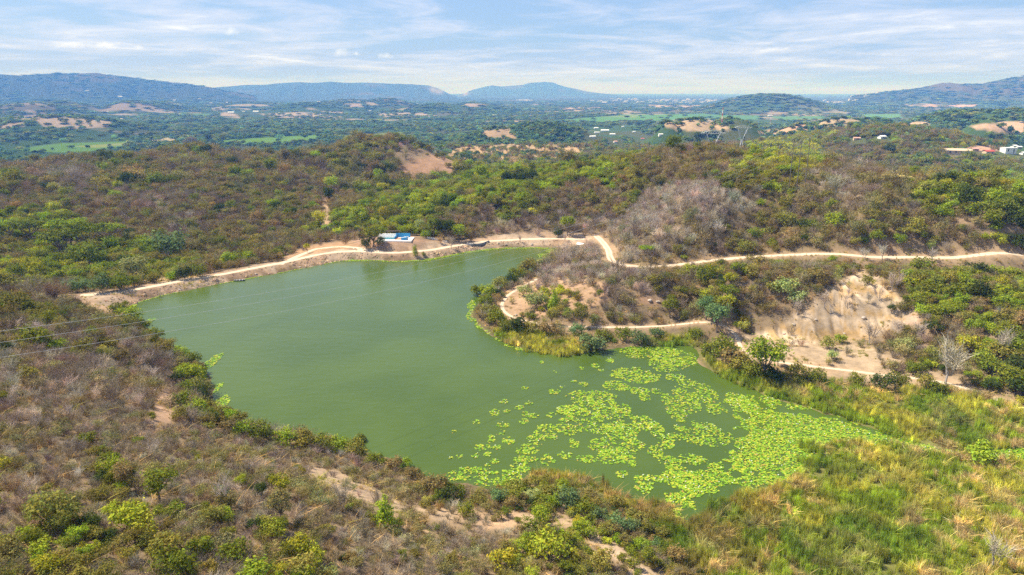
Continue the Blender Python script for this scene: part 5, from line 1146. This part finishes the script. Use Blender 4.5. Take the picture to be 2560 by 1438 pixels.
# ------------------------------------------------------------------ the walled terrace on the dam
M_WHITE = plain('white_paint', (.88, .87, .84), .7, .10, 1.2); M_BLUE = plain('blue_paint', (.030, .30, .62), .6, .12, 1.5); M_AQUA = plain('aqua_paint', (.10, .48, .58), .6, .15, 1.5)
M_CONC = plain('concrete', (.56, .52, .47), .85, .18, 1.0); M_WOOD = plain('dark_wood', (.10, .07, .05), .85, .3, 3); M_DARK = plain('dark_concrete', (.085, .085, .095), .6, .35, .8)
def terrace():
    x0, y0, _ = hit(968, 604); x1, y1, _ = hit(1024, 603); cx_, cy_ = (x0 + x1) / 2 - 2, (y0 + y1) / 2 + 3.5
    z0 = max(gz(np.array([cx_ + a]), np.array([cy_ + b]))[0] for a in (-8, 0, 8) for b in (-5, 0, 5))
    o = tag(empty('terrace', (cx_, cy_, z0), radians(-3)), 'white and blue walled terrace on the mound beside the dam road', 'terrace')
    mb = MB(); mb.box(-9.0, 9.0, -4.5, 4.5, -2.2, .25); mb.build('floor_slab', M_WHITE, o)
    mb = MB(); mb.box(-10.2, -.6, 4.0, 4.35, .26, 2.1); mb.build('back_wall', M_WHITE, o)
    mb = MB(); mb.box(-.6, 6.9, 4.0, 4.37, .26, 2.35); tag(mb.build('back_wall', M_BLUE, o), 'blue painted back wall')
    mb = MB(); mb.box(-8.6, -.4, -1.2, -.95, .26, 1.15); mb.build('low_wall', M_AQUA, o)
    mb = MB(); mb.box(-8.6, -.4, -1.25, -.90, 1.153, 1.35); mb.build('wall_cap', M_WHITE, o)
    mb = MB(); mb.box(-.4, -.1, -1.3, 4.0, .26, 1.4); tag(mb.build('low_wall', M_BLUE, o), 'blue side wall')
    mb = MB(); mb.box(3.6, 6.3, -3.4, -3.0, .26, 1.5); mb.box(6.0, 6.3, -3.0, -1.0, .26, 1.5); tag(mb.build('low_wall', M_BLUE, o), 'blue corner wall at the front')
    mb = MB(); mb.box(4.6, 6.9, -.8, -.5, .26, 1.6); tag(mb.build('low_wall', M_WHITE, o), 'short white wall')
    mb = MB(); mb.box(-.02, 3.4, -2.8, 2.6, .253, .31); mb.build('floor_tiles', plain('terracotta', (.50, .26, .16), .8, .2, 2), o)
    mb = MB(); mb.box(-9.0, 9.0, -4.9, -4.503, -.6, .1); mb.build('front_step', M_WHITE, o)
    s = tag(empty('sun_shade', (cx_ - 1.4, cy_ + 6.3, z0 - .6), 0), 'flat dark shade roof on wooden posts behind the white terrace', 'shade roof')
    for a, b in ((-4.5, -1.6), (2.6, -1.6), (-4.5, 2.2), (2.6, 2.2)):
        mb = MB(); mb.bar((a * .8, b * .6, -1.5), (a * .8, b * .6, 3.7), .10, .09, 6); mb.build('post', M_WOOD, s)
    mb = MB()
    for k in range(6): mb.box(-4.6, 3.0, -1.5 + k * .5, -1.5 + k * .5 + .26, 3.7, 3.78)
    mb.box(-3.7, -3.5, -1.5, 1.6, 3.56, 3.697); mb.box(2.0, 2.2, -1.5, 1.6, 3.56, 3.697); mb.build('roof_slats', M_WOOD, s)
    p_ = tag(empty('flag_pole', (cx_ + 1.0, cy_ - .2, z0 + .25), 0), 'tall bare wooden mast standing on the white terrace', 'pole')
    mb = MB(); mb.bar((0, 0, 0), (.15, 0, 8.6), .11, .06, 6); mb.build('mast', M_WOOD, p_); mb = MB(); mb.bar((-.7, 0, 4.0), (.9, 0, 4.1), .06, .05, 5); mb.build('crossbar', M_WOOD, p_)
    # low white wall running down to the road on the right
    ax, ay, az_ = hit(1068, 596); bx, by, bz = hit(1118, 607); mb = MB(); n = 8
    for k in range(n):
        f0, f1 = k / n, (k + 1) / n; q0 = np.array([ax + (bx - ax) * f0, ay + (by - ay) * f0]); q1 = np.array([ax + (bx - ax) * f1, ay + (by - ay) * f1]); d = (q1 - q0) / np.linalg.norm(q1 - q0); nn = np.array([-d[1], d[0]]) * .18
        h0, h1 = gz(np.array([q0[0]]), np.array([q0[1]]))[0], gz(np.array([q1[0]]), np.array([q1[1]]))[0]
        v = [(*(q0 - nn), h0 - .3), (*(q1 - nn), h1 - .3), (*(q1 + nn), h1 - .3), (*(q0 + nn), h0 - .3), (*(q0 - nn), h0 + .95), (*(q1 - nn), h1 + .95), (*(q1 + nn), h1 + .95), (*(q0 + nn), h0 + .95)]
        mb.add(v, [(0, 3, 2, 1), (4, 5, 6, 7), (0, 1, 5, 4), (2, 3, 7, 6), (0, 4, 7, 3), (1, 2, 6, 5)])
    tag(mb.build('garden_wall', M_WHITE), 'long low white wall sloping from the terrace to the dirt road', 'wall')
terrace()
def spillway():
    """curved retaining wall of dark concrete under the road, with a pale coping and a short pipe"""
    pts = np.array([hit(a, b) for a, b in ((1168, 611), (1180, 614), (1195, 614), (1208, 611), (1222, 605))]); x, y = densify(pts[:, 0], pts[:, 1], .8); x = smooth(x, 3); y = smooth(y, 3)
    z = smooth(gz(x, y), 10); o = tag(empty('retaining_wall', (x[0], y[0], z[0])), 'dark curved retaining wall with pale coping under the far shore road', 'wall')
    tx, ty = np.gradient(x), np.gradient(y); L = np.hypot(tx, ty); nx, ny = ty / L, -tx / L
    flip = 1 if ny.mean() < 0 else -1; nx, ny = nx * flip, ny * flip
    prof = [(.25, .55), (.55, .40), (.95, -.10), (1.25, -.75), (1.45, -1.5)]
    V = np.stack([np.stack([x + nx * a, y + ny * a, z + b], -1) for a, b in prof] + [np.stack([x - nx * .3, y - ny * .3, z + b], -1) for b in (-1.6, .55)], 1) - np.array([x[0], y[0], z[0]])
    n, k = V.shape[:2]; ii = np.arange(n * k).reshape(n, k); jj = np.r_[np.arange(1, k), 0]
    f = np.stack([ii[:-1], ii[1:], ii[1:][:, jj], ii[:-1][:, jj]], -1).reshape(-1, 4)
    obj('face', mesh_np('face', V.reshape(-1, 3), [f], [M_DARK], smooth_=False), o)
    mb = MB(); P = np.stack([x + nx * .05, y + ny * .05, z + .66], -1) - np.array([x[0], y[0], z[0]])
    for a, b in zip(P[:-1], P[1:]): mb.bar(a, b, .28, .28, 6)
    mb.build('coping', M_CONC, o)
    mb = MB(); a = P[0]; mb.bar(a + np.array([.6, -1.0, -1.0]), a + np.array([-1.6, -2.2, -1.9]), .28, .28, 8); mb.build('pipe', M_DARK, o)
spillway()
def landing():
    ax, ay, _ = hit(600, 699); d = unproj_dir(600, 699); 
    o = tag(empty('rowing_boat', (ax + .4, ay - 1.6, .02), radians(12)), 'small pale flat boat with dark hull moored against the dam', 'boat')
    n = 11; s = np.linspace(-1, 1, n); hw = .62 * (1 - np.abs(s) ** 2.6 * .72); V = []
    for i in range(n): V += [(s[i] * 2.3, -hw[i] * .7, -.12), (s[i] * 2.3, hw[i] * .7, -.12), (s[i] * 2.3, hw[i], .42 + .1 * s[i] ** 2), (s[i] * 2.3, -hw[i], .42 + .1 * s[i] ** 2)]
    V = np.array(V); F = [(4 * i + a, 4 * i + 4 + a, 4 * i + 4 + b, 4 * i + b) for i in range(n - 1) for a, b in ((0, 1), (1, 2), (3, 0))] + [(0, 1, 2, 3), (4 * n - 4, 4 * n - 1, 4 * n - 2, 4 * n - 3)]
    obj('hull', mesh_np('hull', V, [np.array(F)], [M_DARK]), o)
    mb = MB(); 
    for i in range(n - 1):
        for k in (2, 3): mb.bar(V[4 * i + k], V[4 * i + 4 + k], .05, .05, 5)
    mb.build('gunwale', M_WHITE, o)
    for q in (-1.3, 0, 1.2): mb = MB(); mb.box(q - .18, q + .18, -.46, .46, .26, .31); mb.build('seat', M_WHITE, o)
    mb = MB(); mb.box(-2.0, 2.0, -.38, .38, -.05, 0.0); mb.build('floor_boards', M_CONC, o)
    x, y, z = hit(1450, 611); o = tag(empty('concrete_slab', (x, y, z), radians(-25)), 'pale tilted concrete slab at the spillway under the far road', 'slab')
    mb = MB(); mb.add([(-1.8, -1, .1), (1.8, -1, -.25), (1.8, 1, .45), (-1.8, 1, .8), (-1.8, -1, -.5), (1.8, -1, -.8), (1.8, 1, -.5), (-1.8, 1, -.4)], [(0, 1, 2, 3), (0, 4, 5, 1), (1, 5, 6, 2), (2, 6, 7, 3), (3, 7, 4, 0)]); mb.build('slab_top', M_WHITE, o)
landing()

# boulders on the bare ground
def boulders():
    M_ROCK = plain('rock', (.40, .34, .29), .95, .3, 1.5); import bmesh
    spots = [(1985, 812, 9), (2040, 800, 7), (2110, 835, 8), (2160, 795, 10), (1960, 835, 7), (2075, 850, 7), (1610, 1425, 10), (1585, 1410, 8), (1560, 1372, 8), (2140, 968, 16), (2110, 970, 11), (1625, 752, 12), (1645, 755, 9), (1290, 788, 7), (640, 686, 6), (520, 710, 6), (750, 668, 5), (450, 725, 6), (905, 634, 5), (1265, 612, 6), (1330, 612, 7), (1245, 608, 5)]
    LB = ['first pale rock %s', 'second pale rock %s', 'third pale rock %s']
    for i, (a, b, wpx) in enumerate(spots):
        x, y, z = hit(a, b); s = wpx * math.hypot(x, y) / FPX / 2
        bm = bmesh.new(); bmesh.ops.create_icosphere(bm, subdivisions=2, radius=1)
        for v in bm.verts:
            c = v.co; k = 1 + .35 * (float(vnoise(np.array([c.x * 1.7 + i * 7]), np.array([c.y * 1.7 + c.z * 2.3]), 300 + i)[0]) - .5) * 2; v.co = c * k; v.co.z *= .62; v.co.x *= 1.25
        me = bpy.data.meshes.new('boulder'); bm.to_mesh(me); bm.free(); me.materials.append(M_ROCK); o = obj('boulder', me); o.location = (x, y, z + s * .15); o.scale = (s, s, s); o.rotation_euler[2] = i * 1.3
        where = 'on the pale cut bank' if 1900 < a < 2180 and b < 900 else 'beside the near dirt track' if b > 1300 else 'above the reeds of the right bank' if b > 900 else 'on the peninsula' if a > 1280 and b > 700 else 'on the water face of the dam' if a < 1000 else 'below the far shore road'
        BO.setdefault(where, []).append((a, o))
BO = {}
boulders()
for wh, lst in BO.items():
    lst.sort(key=lambda q: q[0])
    for j, (_, o) in enumerate(lst): tag(o, '%s from left of %s pale boulders %s' % (ORD[j], NUM[len(lst)], wh) if len(lst) > 1 else 'lone pale boulder lying ' + wh, 'boulder', 'pale boulders')

# ------------------------------------------------------------------ power line
M_POLE = plain('pole_wood', (.16, .14, .13), .9, .2, 2); M_STEEL = plain('galvanised_steel', (.80, .82, .85), .5, .08, 1); M_RED = plain('red_paint', (.60, .12, .08), .6, .1, 1)
wmat = bpy.data.materials.new('wire'); wmat.use_nodes = True; q = wmat.node_tree.nodes['Principled BSDF']; q.inputs['Base Color'].default_value = (.72, .73, .71, 1); q.inputs['Roughness'].default_value = .45; q.inputs['Metallic'].default_value = .3
TOPS = []
def poles():
    r0 = 355.
    for k, (px_, ptop) in enumerate(((1986, 346), (2005, 351), (2026, 345))):
        d = unproj_dir(px_, ptop); h = math.hypot(d[0], d[1]); r_ = r0 + (0, 1.5, 3)[k]; x, y = d[0] / h * r_, d[1] / h * r_; zt = CAM_Z + d[2] / h * r_; zg = float(gz(np.array([x]), np.array([y]))[0])
        o = tag(empty('utility_pole', (x, y, zg), radians(8)), '%s of the three dark wooden power poles on the right ridge' % ('leftmost', 'middle', 'rightmost')[k], 'power pole', 'wooden poles on the ridge')
        H = zt - zg; mb = MB(); mb.bar((0, 0, -.5), (0, 0, H), .20, .14, 8); mb.build('post', M_POLE, o)
        mb = MB(); mb.box(-1.1, 1.1, -.09, .09, H - .9, H - .7); mb.build('crossarm', M_POLE, o)
        for a in (-1.0, 0, 1.0): mb = MB(); zb = H if a == 0 else H - .7; mb.bar((a, 0, zb), (a, 0, zb + .35), .09, .06, 6); mb.build('insulator', M_CONC, o)
        TOPS.append((x, y, zt + .35))
poles()
def wires():
    obs = [[(0, 829), (336, 782), (860, 698), (1196, 627)], [(0, 856), (336, 806), (860, 720), (1262, 625)], [(0, 896), (386, 834), (860, 745), (1347, 632)]]
    for k in range(3):
        T = np.array(TOPS[k]); d = unproj_dir(-420, 900 + 30 * k); h = math.hypot(d[0], d[1]); rA = 150. - 6 * k; Axy = np.array([d[0] / h * rA, d[1] / h * rA])
        rows = []; rhs = []
        for (px_, py_) in obs[k]:
            d = unproj_dir(px_, py_); # crossing of the sight line's plan direction with the wire's plan line
            M_ = np.array([[d[0], -(Axy[0] - T[0])], [d[1], -(Axy[1] - T[1])]]); tt, s = np.linalg.solve(M_, T[:2]); z = CAM_Z + d[2] * tt
            rows.append([s, -4 * s * (1 - s)]); rhs.append(z - T[2] * (1 - s))
        (zA, sag), *_ = np.linalg.lstsq(np.array(rows), np.array(rhs), rcond=None); print('wire', zA, sag)
        s = np.linspace(0, 1, 70); P = np.stack([T[0] + (Axy[0] - T[0]) * s, T[1] + (Axy[1] - T[1]) * s, T[2] * (1 - s) + zA * s - 4 * sag * s * (1 - s)], -1)
        mb = MB(); mb.tube(list(P), .027, 4); tag(mb.build('power_line', wmat), '%s of the three thin wires crossing above the lake' % ('uppermost', 'middle', 'lowest')[k], 'wire', 'wires over the lake')
wires()
def lattice(o, H, wb, wt, n, r_, mat, name='lattice'):
    mb = MB(); zs = np.linspace(0, H, n + 1); w_ = lambda z: wb + (wt - wb) * (z / H)
    for i in range(n):
        a, b = zs[i], zs[i + 1]; p_ = [(sx * w_(a), sy * w_(a), a) for sx, sy in ((-1, -1), (1, -1), (1, 1), (-1, 1))]; q_ = [(sx * w_(b), sy * w_(b), b) for sx, sy in ((-1, -1), (1, -1), (1, 1), (-1, 1))]
        for j in range(4): mb.bar(p_[j], q_[j], r_, r_, 4); mb.bar(p_[j], q_[(j + 1) % 4], r_ * .7, r_ * .7, 4); mb.bar(p_[(j + 1) % 4], q_[j], r_ * .7, r_ * .7, 4); mb.bar(q_[j], q_[(j + 1) % 4], r_ * .7, r_ * .7, 4)
    mb.build(name, mat, o)
def pylon(px_, ptop, r0, lbl):
    d = unproj_dir(px_, ptop); h = math.hypot(d[0], d[1]); x, y = d[0] / h * r0, d[1] / h * r0; zt = CAM_Z + d[2] / h * r0; zg = float(gz(np.array([x]), np.array([y]))[0]); H = zt - zg
    o = tag(empty('pylon', (x, y, zg), radians(-15)), lbl, 'pylon', 'steel pylons')
    u_ = min(H, 24.) ; base = H - u_ * .62; lattice(o, base, max(1.2, base * .13), .6, 7, .16, M_STEEL, 'tower_body')
    for s_ in (-1, 1):
        mb = MB(); a0 = np.array([s_ * .5, 0, base]); b0 = np.array([s_ * u_ * .20, 0, H - u_ * .12])
        for yy in (-.5, .5):
            mb.bar(a0 + np.array([0, yy, 0]), b0 + np.array([0, yy * .6, 0]), .16, .16, 4)
            for k in range(5): q0 = a0 + (b0 - a0) * k / 5; q1 = a0 + (b0 - a0) * (k + 1) / 5; mb.bar(q0 + np.array([-s_ * .5, yy, 0]), q1 + np.array([s_ * .35, yy, 0]), .08, .08, 4); mb.bar(q0 + np.array([s_ * .35, yy, 0]), q1 + np.array([-s_ * .5, yy, 0]), .08, .08, 4)
        mb.build('fork_arm', M_STEEL, o)
    mb = MB(); L_ = u_ * .38; zc = H - u_ * .10
    for yy in (-.4, .4):
        mb.bar((-L_, 0, zc), (L_, 0, zc), .10, .10, 4); mb.bar((-L_, 0, zc), (-L_ * .4, yy, zc + u_ * .08), .08, .08, 4); mb.bar((L_, 0, zc), (L_ * .4, yy, zc + u_ * .08), .08, .08, 4); mb.bar((-L_ * .4, yy, zc + u_ * .08), (L_ * .4, yy, zc + u_ * .08), .08, .08, 4)
        for k in range(10): a = -L_ + 2 * L_ * k / 10; mb.bar((a, yy * .5, zc), (a + L_ * .1, yy, zc + u_ * .05), .06, .06, 4)
    for s_ in (-1, 1): mb.bar((s_ * L_ * .55, 0, zc), (s_ * L_ * .62, 0, H + u_ * .04), .08, .04, 4)
    mb.build('crossarm', M_STEEL, o)
pylon(1784, 326, 560., 'pale lattice pylon rising behind the crest of the right ridge')
pylon(1858, 314, 760., 'farther lattice pylon standing right of the nearer one')
def mast(px_, ptop, pbase, r0, lbl):
    d = unproj_dir(px_, ptop); h = math.hypot(d[0], d[1]); x, y = d[0] / h * r0, d[1] / h * r0; zt = CAM_Z + d[2] / h * r0; zg = float(gz(np.array([x]), np.array([y]))[0]); H = zt - zg
    o = tag(empty('radio_mast', (x, y, zg)), lbl, 'mast'); n = 6; hh = H / n
    for k in range(n):
        q = empty('section', (0, 0, 0)); bpy.data.objects.remove(q)
        mb = MB(); w0 = 1.3 * (1 - k / n * .7); w1 = 1.3 * (1 - (k + 1) / n * .7); z0, z1 = k * hh, (k + 1) * hh; c4 = ((-1, -1), (1, -1), (1, 1), (-1, 1))
        for j in range(4):
            a = (c4[j][0] * w0, c4[j][1] * w0, z0); b = (c4[j][0] * w1, c4[j][1] * w1, z1); c_ = (c4[(j + 1) % 4][0] * w1, c4[(j + 1) % 4][1] * w1, z1); mb.bar(a, b, .22, .22, 4); mb.bar(a, c_, .14, .14, 4)
        mb.build('lattice_section', M_RED if k % 2 else M_WHITE, o)
mast(1808, 268, 296, 1690., 'red and white lattice radio mast on the tan hill')
mast(1929, 276, 290, 3300., 'faint thin white mast standing in the far valley')

# ------------------------------------------------------------------ farmhouses in the valley
M_ROOFW = plain('white_roof', (.82, .82, .80), .5, .06, .5); M_ROOFR = plain('red_roof', (.52, .10, .07), .7, .15, .5); M_ROOFP = plain('pink_roof', (.62, .34, .27), .8, .15, .5); M_TAN = plain('tan_wall', (.62, .48, .33), .9, .12, .4); M_GLASS = plain('dark_glass', (.05, .06, .07), .15, .1, 1)
def house(px_, py_, w_, d_, h_, roofm, wallm, lbl, rz=0., flat=False, rmin=900.):
    x, y, z = hit(px_, py_, rmin); o = tag(empty('farmhouse', (x, y, z), rz), lbl, 'house', 'houses in the valley')
    mb = MB(); mb.box(-w_ / 2, w_ / 2, -d_ / 2, d_ / 2, -2, h_); mb.build('wall', wallm, o)
    mb = MB()
    if flat: mb.box(-w_ / 2 - .4, w_ / 2 + .4, -d_ / 2 - .4, d_ / 2 + .4, h_ + .003, h_ + .45)
    else:
        e = .8; rh = d_ * .24; mb.add([(-w_ / 2 - e, -d_ / 2 - e, h_), (w_ / 2 + e, -d_ / 2 - e, h_), (w_ / 2 + e, 0, h_ + rh), (-w_ / 2 - e, 0, h_ + rh), (-w_ / 2 - e, d_ / 2 + e, h_), (w_ / 2 + e, d_ / 2 + e, h_)], [(0, 1, 2, 3), (3, 2, 5, 4)]); mb.add([(-w_ / 2, -d_ / 2, h_), (-w_ / 2, d_ / 2, h_), (-w_ / 2, 0, h_ + rh - .1)], [(0, 2, 1)]); mb.add([(w_ / 2, -d_ / 2, h_), (w_ / 2, d_ / 2, h_), (w_ / 2, 0, h_ + rh - .1)], [(0, 1, 2)])
    mb.build('roof', roofm, o)
    n = max(1, int(w_ // 6))
    for k in range(n):
        a = -w_ / 2 + w_ * (k + .5) / n; mb = MB(); mb.box(a - .9, a + .9, -d_ / 2 - .06, -d_ / 2 - .004, h_ * .35, h_ * .8); mb.build('window', M_GLASS, o)
    mb = MB(); mb.box(w_ * .22, w_ * .22 + 1.2, -d_ / 2 - .08, -d_ / 2 - .004, 0, 2.2); mb.build('door', M_WOOD, o)
    return o
house(2519, 383, 17, 11, 7.5, M_ROOFW, M_WHITE, 'large bright white flat-roofed house at far right valley edge', .1, True)
house(2470, 384, 13, 8, 3.2, M_ROOFR, M_TAN, 'low house with a red roof left of the white house', .15)
house(2387, 385, 34, 11, 5.0, M_TAN, M_TAN, 'long tan barn standing among trees in the right valley', -.35)
house(2546, 372, 7, 5, 3.0, M_ROOFW, M_WHITE, 'tiny white hut above and right of the white house', 0)
house(2534, 369, 9, 6, 3.0, M_ROOFW, M_WHITE, 'small white outbuilding just behind the white house', .4)
house(1490, 322, 16, 9, 3.5, M_ROOFW, M_WHITE, 'upper left white-roofed farm shed in the mid valley', .1)
house(1512, 329, 28, 13, 4.5, M_ROOFW, M_WHITE, 'largest white-roofed farm building in the mid valley cluster', -.05)
house(1492, 333, 17, 7, 3.2, M_ROOFW, M_WHITE, 'narrow white-roofed shed left of the largest valley shed', .05)
house(1531, 338, 17, 9, 3.5, M_ROOFW, M_WHITE, 'white-roofed shed lower right in the mid valley cluster', -.1)
house(1481, 344, 15, 8, 3.2, M_ROOFW, M_WHITE, 'lowest white-roofed shed of the mid valley cluster', .2)
house(1538, 357, 9, 7, 3.4, M_ROOFP, M_WHITE, 'small house with faded pink roof behind the green ridge', .3)
house(1557, 318, 9, 6, 3, M_ROOFW, M_WHITE, 'small white house right of the valley farm cluster', 0)
house(1585, 331, 9, 6, 3, M_ROOFW, M_WHITE, 'pale house at the right end of the valley cluster', .2)
house(578, 283, 40, 14, 6, M_ROOFW, M_WHITE, 'long pale building beside a dry field far left', 0, False, 2500.)
house(640, 281, 36, 14, 6, M_ROOFW, M_WHITE, 'second long pale building right of the dry field far left', 0, False, 2500.)
house(1925, 291, 24, 10, 5, M_ROOFW, M_WHITE, 'small white building by the green fields under the dome hill', 0, False, 2000.)
house(1906, 346, 7, 5, 3, M_ROOFW, M_WHITE, 'tiny white hut right of the far pylon', 0)
house(1925, 346, 7, 5, 3, M_ROOFW, M_WHITE, 'tiny white hut left of the wooden power poles', .3)
house(2558, 387, 8, 6, 3, M_ROOFW, M_WHITE, 'white-roofed house at the right frame edge below the white house', .2)
house(2436, 377, 9, 6, 3, M_ROOFP, M_TAN, 'small pink-roofed hut left of the red-roofed house', 0)
house(2204, 346, 10, 7, 3, M_ROOFW, M_WHITE, 'small pale house on the olive hill behind the ridge', .3)
house(2141, 350, 9, 6, 3, M_ROOFP, M_TAN, 'small tan house with pink roof below the olive hill', -.2)
house(1652, 339, 10, 6, 3, M_ROOFW, M_WHITE, 'small white house left of the tan hill', .1)
house(1606, 349, 9, 6, 3, M_ROOFR, M_WHITE, 'small red-roofed white house behind the green ridge', -.1)
def town():
    P = []
    for n, px0, px1, r0, r1 in ((70, 1480, 1800, 8500, 13000), (60, 1950, 2200, 8500, 12000), (14, 1290, 1330, 10500, 10900), (50, 200, 1100, 4000, 9000)):
        for _ in range(n):
            d = unproj_dir(rng.uniform(px0, px1), 229.); h = math.hypot(d[0], d[1]); r_ = rng.uniform(r0, r1); P.append((d[0] / h * r_, d[1] / h * r_, r_))
    mb = MB()
    for x, y, r_ in P:
        z = float(gz(np.array([x]), np.array([y]))[0]); w_ = rng.uniform(12, 34) * r_ / 11000; d_ = rng.uniform(12, 24) * r_ / 11000; h_ = rng.uniform(8, 18) * r_ / 12000; mb.box(x - w_, x + w_, y - d_, y + d_, z - 3, z + h_)
        mb.add([(x - w_, y - d_, z + h_), (x + w_, y - d_, z + h_), (x + w_, y, z + h_ * 1.3), (x - w_, y, z + h_ * 1.3), (x - w_, y + d_, z + h_), (x + w_, y + d_, z + h_)], [(0, 1, 2, 3), (3, 2, 5, 4)])
    tag(mb.build('distant_town', M_CONC), 'scatter of tiny pale town buildings near the horizon', 'town', kind='stuff')
town()

# ------------------------------------------------------------------ haze: one closed box of even thin air
hm_ = bpy.data.materials.new('haze'); hm_.use_nodes = True; h = NT(hm_.node_tree)
vol = h.node('ShaderNodeVolumePrincipled', ins={'Color': (.125, .35, 1.0, 1), 'Absorption Color': (1, 1, 1, 1), 'Density': 1.25e-4, 'Anisotropy': 0.0})
ho = h.node('ShaderNodeOutputMaterial'); h.l.new(vol.outputs[0], ho.inputs['Volume'])
mb = MB(); mb.box(-52000, 52000, -3000, 50000, float(GZ.min()) - 1.0, float(max(GZ.max(), CAM_Z)) + 60.)
tag(mb.build('haze', hm_), 'thin blue haze filling the air over the valley', 'haze', kind='stuff')
